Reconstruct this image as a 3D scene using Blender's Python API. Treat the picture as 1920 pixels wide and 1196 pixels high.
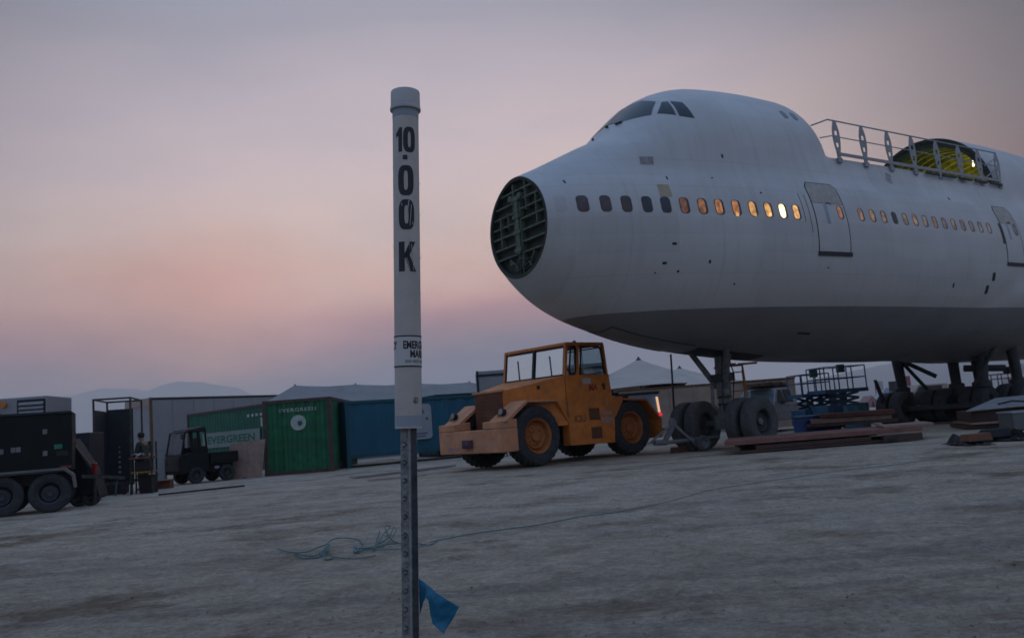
import bpy, bmesh, math, random
from mathutils import Vector, Matrix
random.seed(7)
PI=math.pi; R=math.radians
for o in list(bpy.data.objects): bpy.data.objects.remove(o)
sc=bpy.context.scene; COL=sc.collection

# ---------------------------------------------------------------- camera
FPX,PITCH,ROLL,CH=1600.0,R(7.0),R(4.4),1.15
cam=bpy.data.cameras.new('camera'); camo=bpy.data.objects.new('camera',cam); COL.objects.link(camo)
_F=Vector((0,math.cos(PITCH),math.sin(PITCH))); _R0=Vector((1,0,0)); _U0=_R0.cross(_F)
_R=_R0*math.cos(ROLL)-_U0*math.sin(ROLL); _U=_R0*math.sin(ROLL)+_U0*math.cos(ROLL)
M=Matrix((_R,_U,-_F)).transposed().to_4x4(); M.translation=Vector((0,0,CH)); camo.matrix_world=M
cam.sensor_width=36; cam.lens=36*FPX/1920; cam.clip_start=0.05; cam.clip_end=40000
cam.dof.use_dof=True; cam.dof.focus_distance=3.2; cam.dof.aperture_fstop=9.0
sc.camera=camo
def ray(px,py): return _F+_R*((px-960)/FPX)-_U*((py-598)/FPX)
def at(px,py,z=0.0):
    d=ray(px,py); t=(z-CH)/d.z; return Vector((0,0,CH))+d*t
def atY(px,py,Y):
    d=ray(px,py); return Vector((0,0,CH))+d*(Y/d.y)

# ---------------------------------------------------------------- exposure
sc.view_settings.view_transform='Standard'; sc.view_settings.look='None'
sc.view_settings.exposure=0.0; sc.view_settings.gamma=1.0
sc.cycles.volume_bounces=2; sc.cycles.max_bounces=6
def lin(c):
    return tuple((v/255/12.92 if v/255<=0.04045 else ((v/255+0.055)/1.055)**2.4) for v in c)

# ---------------------------------------------------------------- sky (dusk gradient all round: bright over the sunset, dark blue opposite)
w=bpy.data.worlds.new("World"); sc.world=w; w.use_nodes=True
nt=w.node_tree; nt.nodes.clear(); N=nt.nodes; L=nt.links
def nd(t,**k):
    n=N.new(t)
    for a,b in k.items(): setattr(n,a,b)
    return n
def mth(op,a,b=None,clamp=False):
    n=nd('ShaderNodeMath',operation=op,use_clamp=clamp)
    for i,v in enumerate((a,b)):
        if v is None: continue
        if isinstance(v,(int,float)): n.inputs[i].default_value=v
        else: L.new(v,n.inputs[i])
    return n.outputs[0]
tc=nd('ShaderNodeTexCoord'); sep=nd('ShaderNodeSeparateXYZ'); L.new(tc.outputs['Generated'],sep.inputs[0])
noi=nd('ShaderNodeTexNoise'); noi.inputs['Scale'].default_value=2.2; noi.inputs['Detail'].default_value=4
mp=nd('ShaderNodeMapping'); mp.inputs['Scale'].default_value=(1,1,4); L.new(tc.outputs['Generated'],mp.inputs[0]); L.new(mp.outputs[0],noi.inputs[0])
wob=mth('MULTIPLY',mth('SUBTRACT',noi.outputs[0],0.5),0.19)
zz=mth('ADD',mth('ADD',sep.outputs['Z'],wob),mth('MULTIPLY',sep.outputs['X'],-0.065))
def ramp(stops,scale):
    r=nd('ShaderNodeValToRGB'); e=r.color_ramp.elements
    while len(e)<len(stops): e.new(0.5)
    for el,(deg,c) in zip(e,stops):
        el.position=max(0,min(1,(math.sin(R(deg))+0.05)/1.05)); el.color=(*lin(c),1)
    L.new(mth('DIVIDE',mth('ADD',zz,0.05),1.05),r.inputs[0]); return r.outputs[0]
front=ramp([(-3,(96,95,114)),(0.5,(104,102,124)),(2.5,(114,109,133)),(4.8,(142,120,138)),(6.4,(188,139,142)),(8.0,(216,153,148)),
            (9.8,(240,182,165)),(12,(248,203,184)),(14.5,(243,213,203)),(18,(232,209,208)),(22,(208,194,202)),(27,(182,176,188)),
            (40,(164,178,206)),(90,(148,182,230))],1)
back=ramp([(-3,(120,114,110)),(2,(152,138,134)),(8,(160,148,147)),(18,(154,160,174)),(35,(146,175,218)),(90,(148,182,230))],1)
# azimuth weight towards the afterglow
az=nd('ShaderNodeVectorMath',operation='DOT_PRODUCT'); L.new(tc.outputs['Generated'],az.inputs[0]); az.inputs[1].default_value=(math.sin(R(-5)),math.cos(R(-5)),0)
wz=nd('ShaderNodeMapRange',interpolation_type='SMOOTHSTEP'); L.new(az.outputs['Value'],wz.inputs[0])
wz.inputs[1].default_value=0.10; wz.inputs[2].default_value=0.97; 
wz2=mth('POWER',wz.outputs[0],1.15)
mixs=nd('ShaderNodeMix',data_type='RGBA'); L.new(wz2,mixs.inputs[0]); L.new(back,mixs.inputs[6]); L.new(front,mixs.inputs[7])
# lens vignetting put into the sky as a dim ring round the view centre
cdir=nd('ShaderNodeVectorMath',operation='DOT_PRODUCT'); L.new(tc.outputs['Generated'],cdir.inputs[0]); cdir.inputs[1].default_value=Vector((math.sin(R(-6)),math.cos(R(-6)),math.tan(R(9)))).normalized()
ang=mth('ARCCOSINE',mth('MINIMUM',cdir.outputs['Value'],0.99999))
gz=mth('DIVIDE',mth('SUBTRACT',ang,R(45)),R(17.5)); hi=nd('ShaderNodeMapRange',interpolation_type='SMOOTHSTEP'); L.new(sep.outputs['Z'],hi.inputs[0]); hi.inputs[1].default_value=0.75; hi.inputs[2].default_value=0.48; hi.inputs[3].default_value=0.0; hi.inputs[4].default_value=0.82
ringd=mth('SUBTRACT',1.0,mth('MULTIPLY',mth('EXPONENT',mth('MULTIPLY',mth('MULTIPLY',gz,gz),-1.0)),hi.outputs[0]))
n2=nd('ShaderNodeTexNoise'); n2.inputs['Scale'].default_value=3.9; n2.inputs['Detail'].default_value=5; n2.inputs['Roughness'].default_value=0.55; mp2=nd('ShaderNodeMapping'); mp2.inputs['Scale'].default_value=(1,1,2.2); mp2.inputs['Location'].default_value=(3,1,2); L.new(tc.outputs['Generated'],mp2.inputs[0]); L.new(mp2.outputs[0],n2.inputs[0])
low=nd('ShaderNodeMapRange'); L.new(sep.outputs['Z'],low.inputs[0]); low.inputs[1].default_value=0.30; low.inputs[2].default_value=0.08; low.inputs[3].default_value=0.0; low.inputs[4].default_value=1.35
mot=mth('ADD',1.0,mth('MULTIPLY',mth('SUBTRACT',n2.outputs[0],0.5),low.outputs[0]))
# a smoky peach glow low on the left
pdir=nd('ShaderNodeVectorMath',operation='DOT_PRODUCT'); L.new(tc.outputs['Generated'],pdir.inputs[0]); pdir.inputs[1].default_value=Vector((math.sin(R(-21)),math.cos(R(-21)),math.tan(R(7.2)))).normalized()
pg=mth('DIVIDE',mth('ARCCOSINE',mth('MINIMUM',pdir.outputs['Value'],0.99999)),R(5.5)); pgf=mth('MULTIPLY',mth('EXPONENT',mth('MULTIPLY',mth('MULTIPLY',pg,pg),-1.0)),mth('MULTIPLY',n2.outputs[0],1.7),True)
mixp=nd('ShaderNodeMix',data_type='RGBA'); L.new(pgf,mixp.inputs[0]); L.new(mixs.outputs[2],mixp.inputs[6]); mixp.inputs[7].default_value=(*lin((252,184,158)),1)
vm=nd('ShaderNodeVectorMath',operation='SCALE'); L.new(mixp.outputs[2],vm.inputs[0]); L.new(mth('MULTIPLY',ringd,mot),vm.inputs['Scale'])
bg=nd('ShaderNodeBackground'); L.new(vm.outputs[0],bg.inputs[0]); bg.inputs[1].default_value=1.0
wo=nd('ShaderNodeOutputWorld'); L.new(bg.outputs[0],wo.inputs[0])
# no sun lamp: the sun has set, the sky is the only daylight

# ---------------------------------------------------------------- materials
MATS={}
def mat(name,col,rough=0.6,metal=0.0,var=0.25,scale=3.0,bump=0.0,bscale=40,dirt=0.0,dcol=(0.16,0.14,0.12),spec=0.5,emit=None,estr=0,alpha=None,trans=0):
    if name in MATS: return MATS[name]
    m=bpy.data.materials.new(name); m.use_nodes=True; t=m.node_tree; b=t.nodes['Principled BSDF']
    b.inputs['Roughness'].default_value=rough; b.inputs['Metallic'].default_value=metal
    b.inputs['Specular IOR Level'].default_value=spec
    tcn=t.nodes.new('ShaderNodeTexCoord'); n=t.nodes.new('ShaderNodeTexNoise')
    n.inputs['Scale'].default_value=scale; n.inputs['Detail'].default_value=6; n.inputs['Roughness'].default_value=0.65
    t.links.new(tcn.outputs['Object'],n.inputs[0])
    r=t.nodes.new('ShaderNodeValToRGB'); e=r.color_ramp.elements
    e[0].position=0.3; e[1].position=0.7
    e[0].color=(*[c*(1-var) for c in col],1); e[1].color=(*[min(1,c*(1+var)) for c in col],1)
    t.links.new(n.outputs[0],r.inputs[0]); out=r.outputs[0]
    if dirt>0:
        n2=t.nodes.new('ShaderNodeTexNoise'); n2.inputs['Scale'].default_value=scale*2.3; n2.inputs['Detail'].default_value=8
        t.links.new(tcn.outputs['Object'],n2.inputs[0])
        r2=t.nodes.new('ShaderNodeValToRGB'); r2.color_ramp.elements[0].position=0.45; r2.color_ramp.elements[1].position=0.68
        r2.color_ramp.elements[1].color=(dirt,dirt,dirt,1)
        t.links.new(n2.outputs[0],r2.inputs[0])
        mx=t.nodes.new('ShaderNodeMix'); mx.data_type='RGBA'; t.links.new(r2.outputs[0],mx.inputs[0]); t.links.new(out,mx.inputs[6]); mx.inputs[7].default_value=(*dcol,1)
        out=mx.outputs[2]
        rr=t.nodes.new('ShaderNodeMapRange'); t.links.new(r2.outputs[0],rr.inputs[0]); rr.inputs[3].default_value=rough; rr.inputs[4].default_value=min(1,rough+0.3)
        t.links.new(rr.outputs[0],b.inputs['Roughness'])
    t.links.new(out,b.inputs['Base Color'])
    if bump>0:
        n3=t.nodes.new('ShaderNodeTexNoise'); n3.inputs['Scale'].default_value=bscale; n3.inputs['Detail'].default_value=5
        t.links.new(tcn.outputs['Object'],n3.inputs[0]); bp=t.nodes.new('ShaderNodeBump'); bp.inputs['Strength'].default_value=bump; bp.inputs['Distance'].default_value=0.02
        t.links.new(n3.outputs[0],bp.inputs['Height']); t.links.new(bp.outputs[0],b.inputs['Normal'])
    if emit:
        b.inputs['Emission Color'].default_value=(*emit,1); b.inputs['Emission Strength'].default_value=estr
    if trans: b.inputs['Transmission Weight'].default_value=trans; b.inputs['IOR'].default_value=1.05
    MATS[name]=m; return m
PVC=mat('pvc',(0.44,0.405,0.375),0.38,var=0.06,scale=9,dirt=0.25,dcol=(0.27,0.25,0.24))
PVCC=mat('pvc_cap',(0.42,0.42,0.42),0.4,var=0.06,scale=9,dirt=0.3,dcol=(0.28,0.27,0.26))
INK=mat('black_ink',(0.008,0.009,0.013),0.55,var=0.2,dirt=0.03,dcol=(0.3,0.3,0.32),scale=25)
STICK=mat('sticker_white',(0.48,0.47,0.46),0.45,var=0.05)
GALV=mat('galvanised',(0.20,0.205,0.21),0.55,0.25,var=0.5,scale=34,bump=0.5,bscale=60,dirt=0.35,dcol=(0.05,0.052,0.056))
STEEL=mat('dark_steel',(0.030,0.033,0.036),0.5,0.5,dirt=0.4)
TAPE=mat('blue_tape',(0.006,0.13,0.24),0.5,var=0.25,scale=14)
ORG=mat('orange_paint',(0.55,0.165,0.022),0.6,var=0.22,scale=2.2,dirt=0.5,dcol=(0.28,0.12,0.05),bump=0.05)
ORGD=mat('orange_dusty',(0.50,0.215,0.105),0.75,var=0.25,scale=3,dirt=0.6,dcol=(0.38,0.25,0.18))
GRIL=mat('grille_brown',(0.12,0.04,0.018),0.7,var=0.3)
RUB=mat('tyre_rubber',(0.022,0.025,0.030),0.85,var=0.35,scale=6,dirt=0.5,dcol=(0.07,0.066,0.066),bump=0.2)
RUBD=mat('dusty_tyre',(0.062,0.064,0.068),0.9,var=0.25,scale=5,dirt=0.5,dcol=(0.12,0.112,0.108),bump=0.2)
BLK=mat('black_plastic',(0.008,0.008,0.010),0.6,var=0.3)
DGRN=mat('dark_green_paint',(0.004,0.008,0.008),0.65,var=0.3,dirt=0.3,dcol=(0.012,0.014,0.014),spec=0.25)
DGREY=mat('cabinet_grey',(0.016,0.020,0.026),0.6,var=0.3,dirt=0.3,dcol=(0.03,0.03,0.032),spec=0.3)
LGREY=mat('light_grey',(0.22,0.225,0.235),0.6,var=0.1,dirt=0.3)
WHITE=mat('white_paint',(0.25,0.25,0.265),0.6,var=0.08,dirt=0.3,scale=1.5,dcol=(0.28,0.26,0.25))
GREEN=mat('green_container',(0.002,0.115,0.045),0.6,var=0.3,scale=1.4,dirt=0.5,dcol=(0.008,0.06,0.03),bump=0.1)
GRN2=mat('green_container_faded',(0.008,0.10,0.062),0.65,var=0.25,scale=1.4,dirt=0.4,dcol=(0.04,0.09,0.07))
RUST=mat('rust',(0.07,0.045,0.04),0.8,var=0.4,scale=5)
BLUE=mat('blue_container',(0.002,0.095,0.155),0.55,var=0.2,scale=1.2,dirt=0.4,dcol=(0.03,0.09,0.13))
BLU2=mat('blue_container_teal',(0.004,0.075,0.10),0.6,var=0.2,scale=1.2,dirt=0.4,dcol=(0.03,0.08,0.1))
PLY=mat('plywood',(0.28,0.185,0.15),0.75,var=0.2,scale=2.5,dirt=0.5,dcol=(0.18,0.12,0.1))
PLYR=mat('red_plywood',(0.20,0.088,0.07),0.8,var=0.3,scale=1.6,dirt=0.6,dcol=(0.10,0.07,0.06))
PLYD=mat('dark_plywood',(0.055,0.028,0.022),0.8,var=0.3,scale=2,dirt=0.5,dcol=(0.06,0.05,0.045))
GBOARD=mat('grey_board',(0.24,0.25,0.26),0.8,var=0.15,scale=2,dirt=0.4,dcol=(0.15,0.14,0.13))
TENT=mat('tent_canvas',(0.42,0.365,0.315),0.85,var=0.08,scale=0.6,dirt=0.3,dcol=(0.3,0.28,0.26))
TENTG=mat('grey_canvas',(0.21,0.205,0.205),0.85,var=0.12,scale=0.6,dirt=0.3,dcol=(0.16,0.16,0.16))
TAN=mat('tan_wall',(0.36,0.26,0.205),0.8,var=0.15,scale=0.8,dirt=0.4,dcol=(0.26,0.19,0.15))
BRN=mat('brown_wood',(0.12,0.06,0.03),0.8,var=0.3)
YEL=mat('yellow_paint',(0.26,0.135,0.02),0.6,var=0.2)
RED=mat('red_plastic',(0.3,0.01,0.01),0.5,emit=(1,0.03,0.04),estr=0.0)
LIFT=mat('lift_blue',(0.008,0.085,0.17),0.5,var=0.2,dirt=0.3)
LIFTG=mat('lift_green',(0.03,0.11,0.11),0.5,var=0.2,dirt=0.3)
SILV=mat('silver_truck',(0.20,0.21,0.23),0.4,0.2,var=0.12,dirt=0.5,dcol=(0.14,0.13,0.12))
GEAR=mat('gear_grey',(0.13,0.15,0.155),0.55,0.2,var=0.3,scale=4,dirt=0.5,dcol=(0.05,0.05,0.05))
DGEAR=mat('gear_dark',(0.028,0.034,0.038),0.65,0.1,var=0.3,dirt=0.3,dcol=(0.05,0.05,0.05))
ROPE=mat('teal_rope',(0.045,0.13,0.14),0.8,var=0.2)
SKIN=mat('skin',(0.25,0.14,0.10),0.6,var=0.05)
CLOTH=mat('olive_cloth',(0.035,0.04,0.03),0.9,var=0.25)
TARP=mat('black_tarp',(0.012,0.014,0.018),0.5,var=0.4,scale=6,bump=0.5,bscale=8)
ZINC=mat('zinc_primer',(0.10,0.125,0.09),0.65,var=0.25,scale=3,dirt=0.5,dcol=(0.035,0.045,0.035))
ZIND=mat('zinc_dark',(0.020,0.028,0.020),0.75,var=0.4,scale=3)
YZ=mat('yellow_primer',(0.34,0.33,0.035),0.6,var=0.45,scale=2.0,dirt=0.7,dcol=(0.06,0.08,0.02))
GLD=mat('dark_glass',(0.010,0.022,0.03),0.22,var=0.3,spec=0.35)
RAILM=mat('rail_grey',(0.24,0.26,0.29),0.45,0.4,var=0.15)
CARD=mat('cardboard',(0.13,0.055,0.03),0.8,var=0.2)
def glow(name,base,emit,s,uneven=0.0):
    m=mat(name,base,0.4,var=0.1,emit=emit,estr=s)
    if uneven and not m.get('uneven'):
        m['uneven']=1; t=m.node_tree; b=t.nodes['Principled BSDF']; n=t.nodes.new('ShaderNodeTexNoise'); tcn=t.nodes.new('ShaderNodeTexCoord'); t.links.new(tcn.outputs['Object'],n.inputs[0]); n.inputs['Scale'].default_value=7; n.inputs['Detail'].default_value=3
        r=t.nodes.new('ShaderNodeMapRange'); t.links.new(n.outputs[0],r.inputs[0]); r.inputs[1].default_value=0.35; r.inputs[2].default_value=0.65; r.inputs[3].default_value=s*(1-uneven); r.inputs[4].default_value=s*(1+uneven*0.5); t.links.new(r.outputs[0],b.inputs['Emission Strength'])
    return m
def glass():
    if 'cab_glass' in MATS: return MATS['cab_glass']
    m=bpy.data.materials.new('cab_glass'); m.use_nodes=True; t=m.node_tree; t.nodes.clear()
    o=t.nodes.new('ShaderNodeOutputMaterial'); mx=t.nodes.new('ShaderNodeMixShader'); a=t.nodes.new('ShaderNodeBsdfTransparent'); g=t.nodes.new('ShaderNodeBsdfGlossy')
    a.inputs[0].default_value=(0.66,0.74,0.76,1); g.inputs[1].default_value=0.08
    f=t.nodes.new('ShaderNodeFresnel'); f.inputs[0].default_value=1.45
    nz=t.nodes.new('ShaderNodeTexNoise'); nz.inputs['Scale'].default_value=5
    ad=t.nodes.new('ShaderNodeMath'); ad.operation='MULTIPLY_ADD'; t.links.new(nz.outputs[0],ad.inputs[0]); ad.inputs[1].default_value=0.12; t.links.new(f.outputs[0],ad.inputs[2])
    t.links.new(ad.outputs[0],mx.inputs[0]); t.links.new(a.outputs[0],mx.inputs[1]); t.links.new(g.outputs[0],mx.inputs[2]); t.links.new(mx.outputs[0],o.inputs[0])
    MATS['cab_glass']=m; return m
GLS=glass()

# ---------------------------------------------------------------- mesh helpers
def tag(o,label=None,cat=None,group=None,kind=None):
    if label: o['label']=label
    if cat: o['category']=cat
    if group: o['group']=group
    if kind: o['kind']=kind
    return o
def thing(name,label,cat,loc=(0,0,0),rz=0.0,group=None):
    o=bpy.data.objects.new(name,None); COL.objects.link(o); o.location=loc; o.rotation_euler=(0,0,rz); o.empty_display_size=0.3
    return tag(o,label,cat,group)
class MB:
    def __init__(s): s.b=bmesh.new()
    def face(s,pts):
        vs=[s.b.verts.new(p) for p in pts]
        try: return s.b.faces.new(vs)
        except ValueError: pass
    def hexa(s,p):   # 8 pts: bottom 4 ccw, top 4 ccw
        v=[s.b.verts.new(q) for q in p]
        for f in ((0,3,2,1),(4,5,6,7),(0,1,5,4),(1,2,6,5),(2,3,7,6),(3,0,4,7)): s.b.faces.new([v[i] for i in f])
        return s
    def box(s,x0,x1,y0,y1,z0,z1):
        return s.hexa([(x0,y0,z0),(x1,y0,z0),(x1,y1,z0),(x0,y1,z0),(x0,y0,z1),(x1,y0,z1),(x1,y1,z1),(x0,y1,z1)])
    def bar(s,a,b,w,h=None,up=(0,0,1)):
        h=h or w; a=Vector(a); b=Vector(b); d=(b-a).normalized(); u=Vector(up)
        if abs(d.dot(u))>0.98: u=Vector((0,1,0))
        r=d.cross(u).normalized(); u=r.cross(d).normalized(); r=r*w/2; u=u*h/2
        return s.hexa([a-r-u,a+r-u,b+r-u,b-r-u,a-r+u,a+r+u,b+r+u,b-r+u])
    def cyl(s,a,b,r0,r1=None,n=12,cap=True):
        r1=r0 if r1 is None else r1; a=Vector(a); b=Vector(b); d=(b-a).normalized(); u=Vector((0,0,1)) if abs(d.z)<0.9 else Vector((1,0,0))
        x=d.cross(u).normalized(); y=d.cross(x)
        A=[s.b.verts.new(a+(x*math.cos(t)+y*math.sin(t))*r0) for t in [2*PI*i/n for i in range(n)]]
        B=[s.b.verts.new(b+(x*math.cos(t)+y*math.sin(t))*r1) for t in [2*PI*i/n for i in range(n)]]
        for i in range(n): s.b.faces.new((A[i],A[(i+1)%n],B[(i+1)%n],B[i]))
        if cap: s.b.faces.new(A[::-1]); s.b.faces.new(B)
        return s
    def tube(s,pts,r,n=6):
        pts=[Vector(p) for p in pts]; rings=[]
        for i,p in enumerate(pts):
            d=(pts[min(i+1,len(pts)-1)]-pts[max(i-1,0)]).normalized(); u=Vector((0,0,1)) if abs(d.z)<0.9 else Vector((1,0,0))
            x=d.cross(u).normalized(); y=d.cross(x)
            rings.append([s.b.verts.new(p+(x*math.cos(t)+y*math.sin(t))*r) for t in [2*PI*k/n for k in range(n)]])
        for A,B in zip(rings,rings[1:]):
            for i in range(n): s.b.faces.new((A[i],A[(i+1)%n],B[(i+1)%n],B[i]))
        s.b.faces.new(rings[0][::-1]); s.b.faces.new(rings[-1]); return s
    def lathe(s,prof,c=(0,0,0),axis='y',n=28,lug=0.0,lugrows=(),cap=True):
        rings=[]
        for j,(r,h) in enumerate(prof):
            ring=[]
            for i in range(n):
                t=2*PI*i/n; rr=r-(lug if (j in lugrows and (i+(j%2))%2) else 0)
                a,b=rr*math.cos(t),rr*math.sin(t)
                p={'y':(a,h,b),'z':(a,b,h),'x':(h,a,b)}[axis]
                ring.append(s.b.verts.new((p[0]+c[0],p[1]+c[1],p[2]+c[2])))
            rings.append(ring)
        for A,B in zip(rings,rings[1:]):
            for i in range(n): s.b.faces.new((A[i],A[(i+1)%n],B[(i+1)%n],B[i]))
        for rg in ((rings[0],rings[-1]) if cap else ()):
            try: s.b.faces.new(rg)
            except ValueError: pass
        return s
    def prism(s,poly,y0,y1):  # poly of (x,z), extruded along y
        A=[s.b.verts.new((x,y0,z)) for x,z in poly]; B=[s.b.verts.new((x,y1,z)) for x,z in poly]; n=len(poly)
        s.b.faces.new(A); s.b.faces.new(B[::-1])
        for i in range(n): s.b.faces.new((A[i],A[(i+1)%n],B[(i+1)%n],B[i]))
        return s
    def grid(s,rows,closed=False):
        V=[[s.b.verts.new(p) for p in r] for r in rows]
        for A,B in zip(V,V[1:]):
            m=len(A)
            for i in range(m if closed else m-1): s.b.faces.new((A[i],A[(i+1)%m],B[(i+1)%m],B[i]))
        return V
    def build(s,name,m,parent=None,smooth=False,bevel=0.0,loc=None,label=None):
        bmesh.ops.recalc_face_normals(s.b,faces=s.b.faces)
        me=bpy.data.meshes.new(name); s.b.to_mesh(me); s.b.free(); me.materials.append(m)
        if smooth:
            for p in me.polygons: p.use_smooth=True
        o=bpy.data.objects.new(name,me); COL.objects.link(o)
        if smooth:
            try: me.set_sharp_from_angle(angle=R(38))
            except Exception: pass
        if bevel:
            md=o.modifiers.new('bevel','BEVEL'); md.width=bevel; md.segments=2; md.limit_method='ANGLE'; md.angle_limit=R(40)
        if parent: o.parent=parent
        if loc is not None: o.location=loc
        if label: o['label']=label
        return o
def copy_tree(o,parent=None):
    c=o.copy(); COL.objects.link(c); c.parent=parent
    for ch in [x for x in COL.objects if x.parent==o]: copy_tree(ch,c)
    return c
def rrect(w,h,r,n=4):
    pts=[]
    for cx,cy,a0 in ((w/2-r,h/2-r,0),(-w/2+r,h/2-r,90),(-w/2+r,-h/2+r,180),(w/2-r,-h/2+r,270)):
        for i in range(n+1): t=R(a0+90*i/n); pts.append((cx+r*math.cos(t),cy+r*math.sin(t)))
    return pts
def text_bm(s,w,h,bold=0.02,spacing=1.0):
    cu=bpy.data.curves.new('t','FONT'); cu.body=s; cu.offset=bold; cu.space_character=spacing; cu.resolution_u=3
    o=bpy.data.objects.new('t',cu); COL.objects.link(o); bpy.context.view_layer.update()
    me=bpy.data.meshes.new_from_object(o.evaluated_get(bpy.context.evaluated_depsgraph_get()))
    bpy.data.objects.remove(o); b=bmesh.new(); b.from_mesh(me)
    xs=[v.co.x for v in b.verts]; ys=[v.co.y for v in b.verts]; x0,x1,y0,y1=min(xs),max(xs),min(ys),max(ys)
    for v in b.verts: v.co=Vector(((v.co.x-x0)/(x1-x0)*w-w/2,(v.co.y-y0)/(y1-y0)*h-h/2,0))
    return b
def place_text(s,w,h,origin,xdir,updir,m,name,parent,bold=0.02,spacing=1.0):
    b=text_bm(s,w,h,bold,spacing); x=Vector(xdir).normalized(); u=Vector(updir).normalized(); o0=Vector(origin)
    for v in b.verts: v.co=o0+x*v.co.x+u*v.co.y
    mb=MB(); mb.b.free(); mb.b=b; return mb.build(name,m,parent)
def tyre_prof(r,w,rin=0.55,tr=0.10):
    h=w/2
    return [(r*rin,-h*0.75),(r*0.72,-h*0.98),(r*0.90,-h),(r*0.97,-h*0.88),(r,-h*0.6),(r,-h*0.2),(r,h*0.2),(r,h*0.6),(r*0.97,h*0.88),(r*0.90,h),(r*0.72,h*0.98),(r*rin,h*0.75)]
def wheel(parent,x,y,r,w,side=-1,tm=None,rm=None,lug=0.0,name='wheel',rin=0.55,n=36,bolts=8,z=None):
    z=r if z is None else z
    t=MB(); t.lathe(tyre_prof(r,w,rin),(0,0,0),'y',n,lug,(3,4,5,6,7,8),cap=False); t=t.build(name,tm or RUB,parent,smooth=(lug==0),loc=(x,y,z))
    ri=r*rin; h=w/2
    m=MB(); m.lathe([(0.02,side*h*0.45),(ri*0.30,side*h*0.50),(ri*0.34,side*h*0.30),(ri*0.62,side*h*0.25),(ri*0.74,side*h*0.42),(ri*0.82,side*h*0.15),(ri*0.93,side*h*0.75),(ri*1.04,side*h*0.86),(ri*1.06,side*h*0.6),(ri*1.04,-side*h*0.70),(ri*0.9,-side*h*0.6),(0.02,-side*h*0.5)],(0,0,0),'y',28)
    for k in range(bolts):
        a=2*PI*k/bolts; m.cyl((ri*0.5*math.cos(a),side*h*0.22,ri*0.5*math.sin(a)),(ri*0.5*math.cos(a),side*h*0.40,ri*0.5*math.sin(a)),ri*0.05,n=6)
    m.build('rim',rm or STEEL,t,smooth=True)
    return t

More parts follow.
